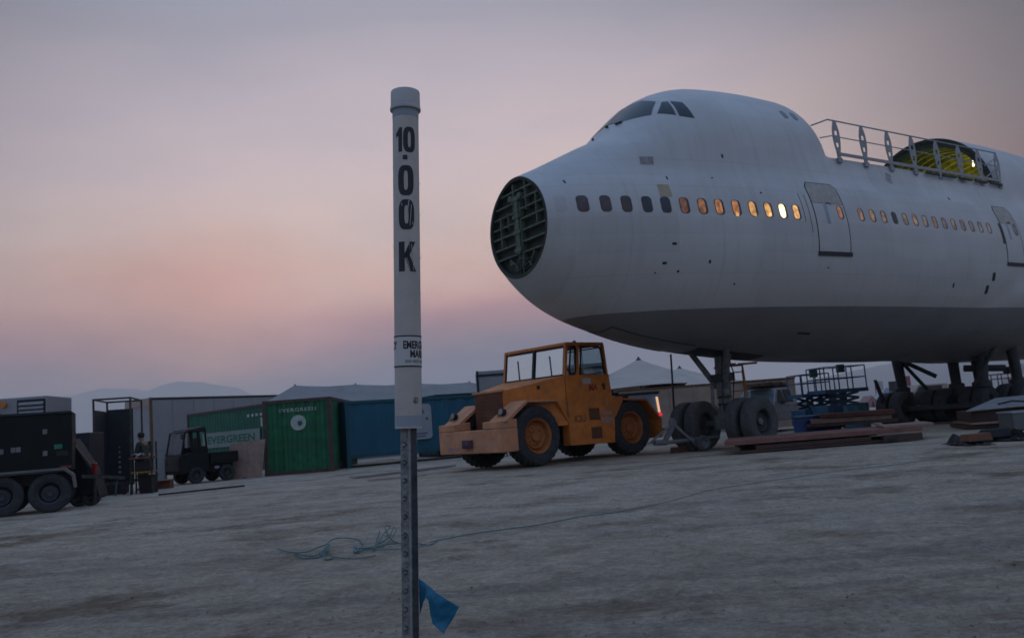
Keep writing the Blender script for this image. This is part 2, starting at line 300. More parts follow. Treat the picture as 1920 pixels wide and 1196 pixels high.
# ================================================================ ground
def build_ground():
    m=bpy.data.materials.new('playa'); m.use_nodes=True; t=m.node_tree; b=t.nodes['Principled BSDF']; b.inputs['Roughness'].default_value=0.95; b.inputs['Specular IOR Level'].default_value=0.2
    tcn=t.nodes.new('ShaderNodeTexCoord')
    def noise(scale,det=6,rough=0.6,sx=1,sy=1,rot=0,dist=0):
        mpn=t.nodes.new('ShaderNodeMapping'); mpn.inputs['Scale'].default_value=(sx,sy,1); mpn.inputs['Rotation'].default_value=(0,0,rot); t.links.new(tcn.outputs['Object'],mpn.inputs[0])
        n=t.nodes.new('ShaderNodeTexNoise'); n.inputs['Scale'].default_value=scale; n.inputs['Detail'].default_value=det; n.inputs['Roughness'].default_value=rough; n.inputs['Distortion'].default_value=dist
        t.links.new(mpn.outputs[0],n.inputs[0]); return n.outputs[0]
    def rmp(src,p0,p1,c0,c1):
        r=t.nodes.new('ShaderNodeValToRGB'); r.color_ramp.elements[0].position=p0; r.color_ramp.elements[1].position=p1
        r.color_ramp.elements[0].color=(*c0,1); r.color_ramp.elements[1].color=(*c1,1); t.links.new(src,r.inputs[0]); return r.outputs[0]
    def mixc(f,a,c,mode='MIX'):
        x=t.nodes.new('ShaderNodeMix'); x.data_type='RGBA'; x.blend_type=mode
        for i,v in ((0,f),(6,a),(7,c)):
            if isinstance(v,float): x.inputs[i].default_value=v
            elif isinstance(v,tuple): x.inputs[i].default_value=(*v,1)
            else: t.links.new(v,x.inputs[i])
        return x.outputs[2]
    base=rmp(noise(0.55,8,0.6),0.30,0.72,(0.375,0.305,0.235),(0.565,0.475,0.372))
    stain=rmp(noise(0.62,8,0.66,1,1.2,0.5),0.51,0.63,(0,0,0),(1,1,1))
    c=mixc(stain,base,(0.21,0.155,0.105))
    big=rmp(noise(0.12,4),0.42,0.62,(0,0,0),(0.55,0.55,0.55)); c=mixc(big,c,(0.52,0.44,0.35))
    # tyre tracks running roughly along the row of containers
    tr=rmp(noise(1.1,5,0.6,0.10,1.7,R(-35)),0.52,0.60,(0,0,0),(0.45,0.45,0.45)); c=mixc(tr,c,(0.25,0.215,0.185))
    tr2=rmp(noise(1.6,5,0.6,0.08,2.2,R(-52),0.4),0.56,0.62,(0,0,0),(0.4,0.4,0.4)); c=mixc(tr2,c,(0.47,0.425,0.375))
    patchy=rmp(noise(3.2,8,0.7,1,1.2,0.3),0.38,0.62,(0.82,0.81,0.80),(1.10,1.10,1.10)); c=mixc(1.0,c,patchy,'MULTIPLY'); fine=rmp(noise(18,8,0.8),0.36,0.64,(0.70,0.70,0.70),(1.22,1.22,1.22)); c=mixc(1.0,c,fine,'MULTIPLY')
    crumb=rmp(noise(70,4,0.6),0.60,0.70,(1,1,1),(0.6,0.6,0.6)); c=mixc(1.0,c,crumb,'MULTIPLY')
    t.links.new(c,b.inputs['Base Color'])
    b1=t.nodes.new('ShaderNodeBump'); b1.inputs['Strength'].default_value=1.0; b1.inputs['Distance'].default_value=0.07; t.links.new(noise(9,10,0.78,1,1.3,0.4),b1.inputs['Height'])
    b2=t.nodes.new('ShaderNodeBump'); b2.inputs['Strength'].default_value=0.6; b2.inputs['Distance'].default_value=0.25; t.links.new(noise(1.3,6,0.6),b2.inputs['Height']); t.links.new(b1.outputs[0],b2.inputs['Normal'])
    t.links.new(b2.outputs[0],b.inputs['Normal'])
    mb=MB(); rows=[]
    from mathutils import noise as mn
    rs=[0.5]; 
    while rs[-1]<16000: rs.append(rs[-1]*1.028+0.02)
    na=150
    mb.b.verts.ensure_lookup_table()
    for r in rs:
        row=[]
        for i in range(na):
            a=2*PI*i/na; x,y=r*math.sin(a),r*math.cos(a)
            row.append((x,y,0))
        rows.append(row)
    V=mb.grid(rows,True); mb.b.faces.new(V[0])
    o=mb.build('ground',m,smooth=True); tag(o,kind='structure'); return m
GM=build_ground()

def build_rough():
    # the broken crust close to the camera: a displaced sheet lying on the ground
    from mathutils import noise as mn
    mb=MB(); rows=[]
    for j in range(230):
        y=3.4+j*0.034*(1+j*0.006); row=[]
        half=2.6+y*0.68; n=300
        for i in range(n):
            x=-half+2*half*i/(n-1)
            p=Vector((x,y,0))
            edge=min(1,(j)/12,(229-j)/50,i/15,(n-1-i)/15)
            h=0.022*abs(mn.fractal(p*1.9,1.0,2.0,4))+0.030*max(0,mn.fractal(p*6.5,0.9,2.1,4))**1.3+0.015*mn.noise(p*0.8)
            row.append((x,y,0.004+max(0,h)*edge))
        rows.append(row)
    mb.grid(rows); tag(mb.build('ground_crust',GM,smooth=True),kind='structure')
build_rough()

def build_clods():
    mb=MB()
    for i in range(5200):
        y=3.2+9*random.random()**1.5; x=(random.random()*2-1)*(0.5+y*0.66); s=0.003+0.011*random.random()**3
        c=Vector((x,y,s*0.3+0.012)); pts=[c+Vector((random.uniform(-1,1),random.uniform(-1,1),random.uniform(-.5,.8)))*s for _ in range(6)]
        vs=[mb.b.verts.new(p) for p in pts]
        bmesh.ops.convex_hull(mb.b,input=vs)
    tag(mb.build('clods',GM,smooth=False),kind='stuff')
build_clods()

def mountains():
    from mathutils import noise as mn
    m=mat('mountain_rock',(0.20,0.185,0.18),0.95,var=0.25,scale=0.002)
    def ridge(name,Y,pts,depth):
        # pts: (x, height) profile; a ridge with body and slopes
        mb=MB(); rows=[]; n=160
        x0,x1=pts[0][0],pts[-1][0]
        for j in range(14):
            v=j/13; row=[]
            for i in range(n):
                x=x0+(x1-x0)*i/(n-1)
                for (a,ha),(b,hb) in zip(pts,pts[1:]):
                    if a<=x<=b: h=ha+(hb-ha)*(x-a)/(b-a); break
                prof=math.sin(PI*v)**0.8
                nz=mn.fractal(Vector((x*0.0016,v*2.5,3)),0.8,2.1,5)
                row.append((x,Y+(v-0.5)*depth,max(-5,h*prof*(1+0.22*nz))-3))
            rows.append(row)
        mb.grid(rows); tag(mb.build(name,m,smooth=True),kind='structure')
    ridge('mountain_range',6500,[(-7000,250),(-5200,300),(-4300,290),(-3800,380),(-3350,450),(-2700,490),(-2300,440),(-2000,370),(-1300,330),(-600,250),(200,150),(900,120),(2100,150),(2900,165),(4200,210),(7000,260)],2600)
    ridge('hills',2700,[(500,5),(800,55),(1050,92),(1300,118),(1600,122),(2000,128),(2600,140),(3600,120)],900)
mountains()

# ================================================================ emergency marker
def marker():
    Y=2.82
    A=atY(759.8,170,Y); B=atY(770,1196,Y)
    d=(A-B).normalized()
    base=A+d*(-(A.z)/d.z)
    t=thing('marker_pole','white plastic pipe marker with black lettering on a steel post, in the foreground','marker',base)
    up=d; tow=(Vector((0,0,CH))-A); tow.z=0; tow=(tow-up*tow.dot(up)).normalized(); right=up.cross(tow)   # right as seen from camera
    right=tow.cross(up)*-1
    if right.x<0: right=-right
    def H(py):  # height along the pole of a pixel row
        P=atY(760+(py-170)*10.2/1026,py,Y); return (P-base).dot(up)
    def loc(al,r,h,off=0): # angle from camera-facing direction (positive to the right)
        return (right*math.sin(al)+tow*math.cos(al))*(r)+up*h
    Rr=0.0443
    def lath(prof,m,name,n=48):
        mb=MB(); rows=[]
        for r,h in prof: rows.append([loc(2*PI*i/n,r,h) for i in range(n)])
        V=mb.grid(rows,True)
        mb.b.faces.new(V[0]); mb.b.faces.new(V[-1]); return mb.build(name,m,t,smooth=True)
    hb=H(803); ht=H(205)
    mb=MB(); n=48
    outer=[[loc(2*PI*i/n,Rr,h) for i in range(n)] for h in (hb,hb+0.001,ht-0.05,ht)]; V=mb.grid(outer,True)
    inn=[[loc(2*PI*i/n,Rr-0.004,h) for i in range(n)] for h in (hb,hb+0.15)]; W=mb.grid(inn,True)
    for i in range(n): mb.b.faces.new((V[0][i],V[0][(i+1)%n],W[0][(i+1)%n],W[0][i]))
    mb.b.faces.new(W[1]); mb.b.faces.new(V[-1])
    mb.build('pipe',PVC,t,smooth=True)
    hc0,hc1=H(209),H(173)
    lath([(Rr+0.0005,hc0),(Rr+0.0078,hc0),(Rr+0.0085,hc0+0.004),(Rr+0.0078,hc0+0.011),(Rr+0.0058,hc0+0.013),(Rr+0.0055,hc1-0.006),(Rr+0.004,hc1-0.001),(Rr-0.004,hc1+0.003),(0.002,hc1+0.005)],PVCC,'cap')
    # bare strips not covered by the sheet wrapped round the pipe
    BARE=mat('pvc_bare',(0.25,0.29,0.34),0.4,var=0.08)
    mb=MB(); mb.grid([[loc(2*PI*i/n,Rr+0.0004,h) for i in range(n)] for h in (H(224),H(206))],True); mb.build('bare_band',BARE,t,smooth=True)
    mb=MB(); mb.grid([[loc(2*PI*i/n,Rr+0.0004,h) for i in range(n)] for h in (H(799),H(779))],True); mb.build('bare_band',BARE,t,smooth=True)
    def wrap(b,cx,cz,r,name,m,parent):
        for k in range(-30,31):
            bmesh.ops.bisect_plane(b,geom=b.verts[:]+b.edges[:]+b.faces[:],plane_co=(k*0.006,0,0),plane_no=(1,0,0))
        for v in b.verts: v.co=loc((v.co.x+cx)/r,r,cz+v.co.y)
        mb=MB(); mb.b.free(); mb.b=b; return mb.build(name,m,parent)
    def ring_glyph(w,h,iw,ih,p=3.0,n=40):
        b=bmesh.new(); A=[];B=[]
        for i in range(n):
            a=2*PI*i/n; c,s=math.cos(a),math.sin(a)
            e=2/p; X=lambda q,g:math.copysign(abs(q)**e,q)*g
            A.append(b.verts.new((X(c,w/2),X(s,h/2),0))); B.append(b.verts.new((X(c,iw/2),X(s,ih/2),0)))
        for i in range(n): b.faces.new((A[i],A[(i+1)%n],B[(i+1)%n],B[i]))
        return b
    def poly(ps):
        b=bmesh.new()
        for q in ps: b.faces.new([b.verts.new((x,y,0)) for x,y in q])
        return b
    px=0.0889/50.2
    rr=Rr+0.0009
    def one(w,h): return poly([[(-w*.1,-h/2),(w/2,-h/2),(w/2,h/2),(w*.08,h/2),(-w*.1,h*.42)],[(-w*.1,h*.42),(-w*.28,h*.33),(-w/2,h*.27),(-w/2,h*.10),(-w*.1,h*.16)]])
    def kk(w,h): return poly([[(-w/2,-h/2),(-w*.14,-h/2),(-w*.14,h/2),(-w/2,h/2)],[(-w*.14,-h*.06),(-w*.14,h*.10),(w*.16,h/2),(w/2,h/2),(w*.14,h*.04)],[(-w*.14,h*.06),(w*.12,h*.08),(w*.55,-h/2),(w*.16,-h/2)]])
    hh=lambda a,b:(H(a)-H(b))
    wrap(one(13*px,hh(247,292)),-13*px,H(269.5),rr,'lettering',INK,t)
    wrap(ring_glyph(24*px,hh(246,293),6*px,hh(255,284)),7.5*px,H(269.5),rr,'lettering',INK,t)
    wrap(poly([[(-4.5*px,-4.5*px),(4.5*px,-4.5*px),(4.5*px,4.5*px),(-4.5*px,4.5*px)]]),-1*px,H(302.5),rr,'lettering',INK,t)
    wrap(ring_glyph(31*px,hh(317,373),8*px,hh(327,363)),0,H(345),rr,'lettering',INK,t)
    z2=wrap(ring_glyph(31*px,hh(380,436),8*px,hh(391,425)),0.5*px,H(408),rr,'lettering',INK,t)
    wrap(kk(33*px,hh(458,513)),1*px,H(485.5),rr,'lettering',INK,t)
    SCR=mat('scratch',(0.33,0.33,0.34),0.5,var=0.1)
    wrap(poly([[(4*px,28*px),(6.0*px,27*px),(2.4*px,2*px),(0.8*px,3*px)],[(9*px,20*px),(10.5*px,19*px),(7*px,-22*px),(6*px,-20*px)],[(-11*px,26*px),(-7*px,17*px),(-9*px,17*px)],[(12*px,-12*px),(14*px,-22*px),(11*px,-16*px)]]),0.5*px,H(408),rr+0.0006,'scratch',SCR,t)
    wrap(poly([[(8*px,24*px),(9.3*px,24*px),(13*px,-26*px),(12*px,-26*px)],[(3*px,26*px),(4*px,26*px),(7*px,10*px)],[(-1*px,-2*px),(0*px,-2*px),(6*px,-26*px),(5*px,-26*px)]]),1*px,H(485.5),rr+0.0006,'scratch',SCR,t)
    # label sticker
    st=MB(); st.grid([[loc(2*PI*i/n,Rr+0.0008,h) for i in range(n)] for h in (H(690),H(630))],True); lab=st.build('label_sticker',STICK,t,smooth=True)
    for y0 in (632.0,688.0):
        b=MB(); b.grid([[loc(2*PI*i/n,Rr+0.0013,h) for i in range(n)] for h in (H(y0+1.3),H(y0-1.3))],True); b.build('black_line',INK,lab,smooth=True)
    r2=Rr+0.0014
    ln=hh
    b=text_bm('EMERGENCY',74*px,ln(641,656),0.035); wrap(b,(29)*px,H(648.5),r2,'lettering',INK,lab)
    b=text_bm('EMERGENCY',74*px,ln(641,656),0.035); wrap(b,(29-88)*px,H(648.5),r2,'lettering',INK,lab)
    b=text_bm('MARKER',50*px,ln(658,672),0.035); wrap(b,30*px,H(665),r2,'lettering',INK,lab)
    b=text_bm('DO NOT REMOVE',62*px,ln(676,681.5),0.012); wrap(b,27*px,H(679),r2,'lettering',INK,lab)
    # screw
    c0=loc(0.60,Rr,H(751)); nrm=(right*math.sin(0.60)+tow*math.cos(0.60)); mb=MB()
    mb.cyl(c0-nrm*0.001,c0+nrm*0.002,0.0105,0.010,16); mb.cyl(c0+nrm*0.002,c0+nrm*0.007,0.0058,0.0052,6); mb.build('screw',GALV,t)
    # small snags on the pipe edges
    for py,al in ((345,1.5),(403,1.45),(462,-1.5),(484,1.5)):
        c=loc(al,Rr,H(py)); nn=right*math.sin(al); mb=MB(); mb.cyl(c,c+nn*0.005,0.0012,0.0008,5); mb.build('splinter',PVCC,t)
    # studded steel T post
    z0,z1=-0.25,hb+0.12
    prof=[(-0.025,0.006),(-0.025,0.001),(0.000,0.001),(0.004,-0.002),(0.007,-0.030),(0.011,-0.030),(0.012,0.001),(0.027,0.001),(0.027,0.006)]
    prof=[(-0.0265,0.018),(-0.0265,0.022),(-0.003,0.024),(0.0,0.026),(0.003,0.024),(0.0275,0.022),(0.0275,0.018),(0.0032,0.016),(0.0032,-0.02),(-0.0032,-0.02),(-0.0032,0.016)]
    mb=MB(); rows=[]
    for h in [z0+(z1-z0)*i/40 for i in range(41)]: rows.append([right*x+tow*y+up*h for x,y in prof])
    V=mb.grid(rows,True); mb.b.faces.new(V[0]); mb.b.faces.new(V[-1]); mb.build('post',GALV,t)
    GD=mat('post_shade_side',(0.035,0.04,0.05),0.6,0.3,var=0.6,scale=30)  # shade painted into the colour of the post's right face
    k=0; h=0.02
    while h<z1-0.10:
        mb=MB(); c=up*h+tow*0.0245
        a0=c-right*0.018+up*0.007; a1=c-right*0.007; a2=c-right*0.018-up*0.007
        mb.tube([a0,c-right*0.010+up*0.006,a1,c-right*0.010-up*0.006,a2],0.0018,5); mb.build('stud',STEEL,t); h+=0.0575
    mb=MB(); mb.hexa([right*x+tow*y+up*h for h in (z0,z1-0.12) for x,y in ((0.009,0.0225),(0.026,0.0215),(0.026,0.0245),(0.009,0.0255))]); mb.build('shade_face',GD,t)
    mb=MB(); mb.hexa([right*x+tow*y+up*h for h in (z0,z1-0.12) for x,y in ((-0.001,0.0245),(0.006,0.0240),(0.006,0.0275),(-0.001,0.0275))]); mb.build('highlight_strip',mat('highlight_grey',(0.24,0.245,0.25),0.45,0.3,var=0.3,scale=30),t)  # painted highlight: a thin pale strip down the middle of the post
    # tape tied round the post
    P=lambda px_,py_,dy=0: atY(px_,py_,Y+dy)
    tp=MB()
    outl=[[(784,1083),(784,1092),(786,1112),(786,1150)],[(788,1085),(792,1093),(792,1118),(789,1138)],[(800,1093),(803,1104),(797,1116),(791,1130)],[(812,1104),(811,1116),(805,1130),(803,1113)],
          [(822,1114),(818,1130),(808,1150),(806,1122)],[(840,1124),(830,1143),(814,1164),(810,1148)],[(860,1136),(845,1160),(832,1187),(809,1170)]]
    strip=[[(785,1084),(786,1098),(786,1152)],[(796,1091),(795,1110),(790,1140)],[(807,1100),(802,1112),(797,1118)],[(820,1112),(811,1122),(803,1124)],[(838,1123),(821,1142),(807,1150)],[(861,1137),(835,1160),(811,1168)],[(846,1165),(838,1176),(832,1188)]]
    rows=[]
    for j,r in enumerate(strip): rows.append([P(x,y,0.01*math.sin(j*1.3+i*0.9)-0.015) for i,(x,y) in enumerate(r)])
    tp.grid(rows)
    lp=MB()
    o=tp.build('plastic_tape',TAPE,smooth=True); sm=o.modifiers.new('sub','SUBSURF'); sm.subdivision_type='SIMPLE'; sm.levels=2; sm.render_levels=3; cl=bpy.data.textures.new('crinkle','CLOUDS'); cl.noise_scale=0.04; dm=o.modifiers.new('crinkle','DISPLACE'); dm.texture=cl; dm.strength=0.012
    so=o.modifiers.new('solid','SOLIDIFY'); so.thickness=0.0006
    tag(o,'torn blue plastic tape fluttering from the foot of the steel marker post','tape')
marker()

# ================================================================ airliner
PH=R(33); PO=Vector((8.32,26.246,0))
def interp(tab,s):
    if s<=tab[0][0]: return tab[0][1]
    for i,((a,va),(b,vb)) in enumerate(zip(tab,tab[1:])):
        if s<=b:
            u=(s-a)/(b-a)
            m0=(vb-va)/(b-a) if i==0 else (vb-tab[i-1][1])/(b-tab[i-1][0])
            m1=(vb-va)/(b-a) if i+2>=len(tab) else (tab[i+2][1]-va)/(tab[i+2][0]-a)
            h=b-a; u2=u*u;u3=u2*u
            return (2*u3-3*u2+1)*va+(u3-2*u2+u)*h*m0+(-2*u3+3*u2)*vb+(u3-u2)*h*m1
    return tab[-1][1]
ZB=[(-9.55,4.74),(-9.2,4.36),(-8.6,3.93),(-8.0,3.64),(-7.4,3.44),(-6.26,3.12),(-5,2.87),(-4.16,2.76),(-2.5,2.58),(-1,2.45),(1.7,2.35),(4.3,2.3),(24,2.3)]
WW=[(-9.55,1.32),(-9.2,1.50),(-8.75,1.74),(-8.2,1.93),(-7.67,2.08),(-7.13,2.22),(-6.1,2.46),(-5.0,2.68),(-4,2.84),(-3,2.97),(-2,3.07),(-1,3.15),(0.5,3.22),(2.5,3.25),(24,3.25)]
ZM=[(-9.55,7.28),(-8.9,7.55),(-8,7.98),(-7.4,8.25),(-6.6,8.5),(-5.5,8.7),(-4,8.85),(0,8.9),(24,8.9)]
ZC=[(-9.55,6.02),(-8,5.9),(-6,5.75),(-3,5.65),(24,5.6)]
ZT=[(-9.55,7.1),(-8.0,7.9),(-7.44,8.20),(-7.1,8.38),(-6.85,8.56),(-6.6,8.82),(-6.2,9.19),(-5.8,9.55),(-5.44,9.83),(-4.92,10.10),(-4.4,10.28),(-4.0,10.37),(-3.1,10.46),(-1.9,10.50),(-0.5,10.48),(2,10.44),(8.7,10.42),(11,10.42),(14,10.25),(17,9.95),(24,9.3)]
WU=[(-9.55,0.5),(-8,1.1),(-7.0,1.6),(-6.3,1.88),(-5.5,2.08),(-4.5,2.28),(-3,2.42),(-1,2.5),(24,2.56)]
ZU=[(-9.55,6.6),(-8,7.0),(-7,7.4),(-6,7.7),(-5,7.8),(-3,7.85),(24,7.85)]
ZD=8.10; CAP0,CAPL=-0.9,2.6; SE=8.7
_PC={}
def prof_at(s):
    v=_PC.get(s)
    if v is None: v=_PC[s]=tuple(interp(T_,s) for T_ in (ZC,WW,ZB,ZM,ZT,WU,ZU))
    return v
def section(s,th,clip=True):
    """radius of the skin from the centre (0,zc(s)); th=0 port side, 90deg up"""
    zc,w_,zb_,zm_,zt,wu,zu=prof_at(s); bl=zc-zb_; bu=zm_-zc
    c,sn=math.cos(th),math.sin(th)
    rm=1/math.sqrt((c/w_)**2+(sn/(bl if sn<0 else bu))**2)
    if s>5.2 :  # wing root fairing swelling out of the belly
        k=min(1,(s-5.2)/3.5); k=k*k*(3-2*k); zz=zc+sn*rm; top=3.0+min(1,max(0,(s-5.2)/4.2))*2.1
        if zz<top: rm+=0.16*k*min(1,(top-zz)/0.35)
    hu=zt-zu; dz=zc-zu; r=rm
    a=(c/wu)**2+(sn/hu)**2; b_=2*dz*sn/hu**2; cc=(dz/hu)**2-1; D=b_*b_-4*a*cc
    if D>=0:
        ru=(-b_+math.sqrt(D))/(2*a)
        if ru>0: kk=0.45; r=max(rm,ru)+(max(kk-abs(rm-ru),0)**2)/(4*kk)
    if clip and s>CAP0 and zc+sn*r>ZD:
        u=min(1,(s-CAP0)/CAPL); k=1-u**2.2
        # shrink everything above the deck line towards its centre line; binary search along the ray
        lo,hi=(ZD-zc)/sn,r
        full=r
        def inside(q):
            y,z=q*c/max(k,1e-3),ZD+(zc+q*sn-ZD)/max(k,1e-3)
            t2=math.atan2(z-zc,y); return math.hypot(y,z-zc)<=section(s,t2,False)
        if k<0.01: return lo
        for _ in range(18):
            m=(lo+hi)/2
            if inside(m): lo=m
            else: hi=m
        return lo
    return r
def skin(s,th,off=0,clip=True):
    r=section(s,th,clip)+off; zc=interp(ZC,s); return Vector((s,-r*math.cos(th),zc+r*math.sin(th)))
def lat(s,z,clip=True):
    """port side half width at height z"""
    zc=prof_at(s)[0]; lo,hi=-PI/2,PI/2
    for _ in range(26):
        m=(lo+hi)/2
        if zc+section(s,m,clip)*math.sin(m)<z: lo=m
        else: hi=m
    return section(s,lo,clip)*math.cos(lo)
def sz(s,z,off=0.0,clip=None):
    clip=(s<SE) if clip is None else clip
    l=lat(s,z,clip); e=0.02; dl=(lat(s,z+e,clip)-lat(s,z-e,clip))/(2*e); n=Vector((0,-1,-dl)).normalized()
    ds=(lat(s+e,z,clip)-lat(s-e,z,clip))/(2*e); n=Vector((-ds,-1,-dl)).normalized()
    return Vector((s,-l,z))+n*off
def front_s(l,z):
    """station at which the nose skin passes lateral l, height z"""
    lo,hi=-9.0,-2.0
    def ins(s):
        zc=interp(ZC,s); th=math.atan2(z-zc,abs(l)+1e-6); return section(s,th)>=math.hypot(abs(l),z-zc)
    for _ in range(36):
        m=(lo+hi)/2
        if ins(m): hi=m
        else: lo=m
    return hi
def fus_mat():
    m=bpy.data.materials.new('fuselage_paint'); m.use_nodes=True; t=m.node_tree; b=t.nodes['Principled BSDF']
    tcn=t.nodes.new('ShaderNodeTexCoord'); sp=t.nodes.new('ShaderNodeSeparateXYZ'); t.links.new(tcn.outputs['Object'],sp.inputs[0])
    def mt(op,a,b_=None,c_=None,clamp=False):
        n=t.nodes.new('ShaderNodeMath'); n.operation=op; n.use_clamp=clamp
        for i,v in enumerate((a,b_,c_)):
            if v is None: continue
            if isinstance(v,(int,float)): n.inputs[i].default_value=v
            else: t.links.new(v,n.inputs[i])
        return n.outputs[0]
    def mx(f,a,c,mode='MIX'):
        x=t.nodes.new('ShaderNodeMix'); x.data_type='RGBA'; x.blend_type=mode
        for i,v in ((0,f),(6,a),(7,c)):
            if isinstance(v,float): x.inputs[i].default_value=v
            elif isinstance(v,tuple): x.inputs[i].default_value=(*v,1)
            else: t.links.new(v,x.inputs[i])
        return x.outputs[2]
    def noise(sc_,det,sx=1,sy=1,szz=1):
        mpn=t.nodes.new('ShaderNodeMapping'); mpn.inputs['Scale'].default_value=(sx,sy,szz); t.links.new(tcn.outputs['Object'],mpn.inputs[0])
        n=t.nodes.new('ShaderNodeTexNoise'); n.inputs['Scale'].default_value=sc_; n.inputs['Detail'].default_value=det; t.links.new(mpn.outputs[0],n.inputs[0]); return n.outputs[0]
    def rmp(src,p0,p1,v0,v1):
        r=t.nodes.new('ShaderNodeMapRange'); t.links.new(src,r.inputs[0]); r.inputs[1].default_value=p0; r.inputs[2].default_value=p1; r.inputs[3].default_value=v0; r.inputs[4].default_value=v1; return r.outputs[0]
    X,Z=sp.outputs['X'],sp.outputs['Z']
    grime=rmp(noise(0.8,6,1,1,1.5),0.35,0.75,0.0,0.5); streak=rmp(noise(2.2,5,3.0,1,0.22),0.52,0.75,0.0,0.35)
    white=mx(grime,(0.46,0.465,0.475),(0.39,0.39,0.385)); white=mx(streak,white,(0.36,0.34,0.31))
    # band below the windows a touch greyer, roof lines
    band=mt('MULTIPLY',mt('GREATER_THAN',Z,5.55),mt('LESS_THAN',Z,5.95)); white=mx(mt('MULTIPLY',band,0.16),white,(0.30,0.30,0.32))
    # unevenly browner and darker towards the keel
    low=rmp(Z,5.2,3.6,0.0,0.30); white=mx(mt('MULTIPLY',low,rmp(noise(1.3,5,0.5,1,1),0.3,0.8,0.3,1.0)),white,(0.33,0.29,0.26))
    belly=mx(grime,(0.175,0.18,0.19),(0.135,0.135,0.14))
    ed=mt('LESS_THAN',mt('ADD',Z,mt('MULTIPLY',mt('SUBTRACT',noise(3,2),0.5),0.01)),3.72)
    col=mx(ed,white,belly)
    # each skin panel weathered a little differently
    cx_=mt('FLOOR',mt('DIVIDE',mt('ADD',X,21.57),2.54)); cz_=mt('FLOOR',mt('DIVIDE',Z,1.01)); cmb=t.nodes.new('ShaderNodeCombineXYZ'); t.links.new(cx_,cmb.inputs[0]); t.links.new(cz_,cmb.inputs[1])
    wn=t.nodes.new('ShaderNodeTexWhiteNoise'); wn.noise_dimensions='2D'; t.links.new(cmb.outputs[0],wn.inputs['Vector']); pv=rmp(wn.outputs['Value'],0,1,0.93,1.05)
    sc_=t.nodes.new('ShaderNodeVectorMath'); sc_.operation='SCALE'; t.links.new(col,sc_.inputs[0]); t.links.new(pv,sc_.inputs['Scale']); col=sc_.outputs[0]
    run=rmp(noise(1.3,6,4.0,1,0.14),0.56,0.76,0.0,0.17); col=mx(run,col,(0.24,0.215,0.19))
    spots=rmp(noise(9,4),0.70,0.74,0.0,0.35); col=mx(spots,col,(0.16,0.15,0.14))
    # skin panel joints
    fx=mt('ABSOLUTE',mt('SUBTRACT',mt('FRACT',mt('DIVIDE',mt('ADD',X,20.3),2.54)),0.5)); lx=mt('GREATER_THAN',fx,0.4968)
    lines=lx
    for z0 in (4.55,5.52,6.78,7.55,9.7):
        lines=mt('MAXIMUM',lines,mt('LESS_THAN',mt('ABSOLUTE',mt('SUBTRACT',Z,z0)),0.008))
    col=mx(mt('MULTIPLY',lines,0.20),col,(0.10,0.10,0.11))
    t.links.new(col,b.inputs['Base Color']); b.inputs['Roughness'].default_value=0.42
    t.links.new(rmp(grime,0,0.5,0.36,0.55),b.inputs['Roughness']); b.inputs['Specular IOR Level'].default_value=0.45
    bp=t.nodes.new('ShaderNodeBump'); bp.inputs['Strength'].default_value=0.25; bp.inputs['Distance'].default_value=0.03
    hgt=mt('SUBTRACT',noise(1.1,3),mt('MULTIPLY',lines,0.15)); t.links.new(hgt,bp.inputs['Height']); t.links.new(bp.outputs[0],b.inputs['Normal'])
    return m
FM=fus_mat()
def patch(poly,m,name,parent,off=0.006,cells=6,smooth=True,fn=None,label=None):
    """a thin panel that follows the skin; poly is a list of (s,z) corners of a four sided or convex outline"""
    fn=fn or sz
    cx=sum(p[0] for p in poly)/len(poly); cz=sum(p[1] for p in poly)/len(poly)
    # densify
    pts=[]
    for (a,b),(c,d) in zip(poly,poly[1:]+poly[:1]):
        k=max(1,int(math.hypot(c-a,d-b)/0.15))
        for i in range(k): pts.append((a+(c-a)*i/k,b+(d-b)*i/k))
    mb=MB(); rings=[]
    for j in range(cells+1):
        f=1-j/cells*0.999; rings.append([fn(cx+(x-cx)*f,cz+(z-cz)*f,off) for x,z in pts])
    rim=[fn(x,z,-0.01) for x,z in pts]
    mb.grid([rim]+rings,True)
    return mb.build(name,m,parent,smooth=smooth,label=label)
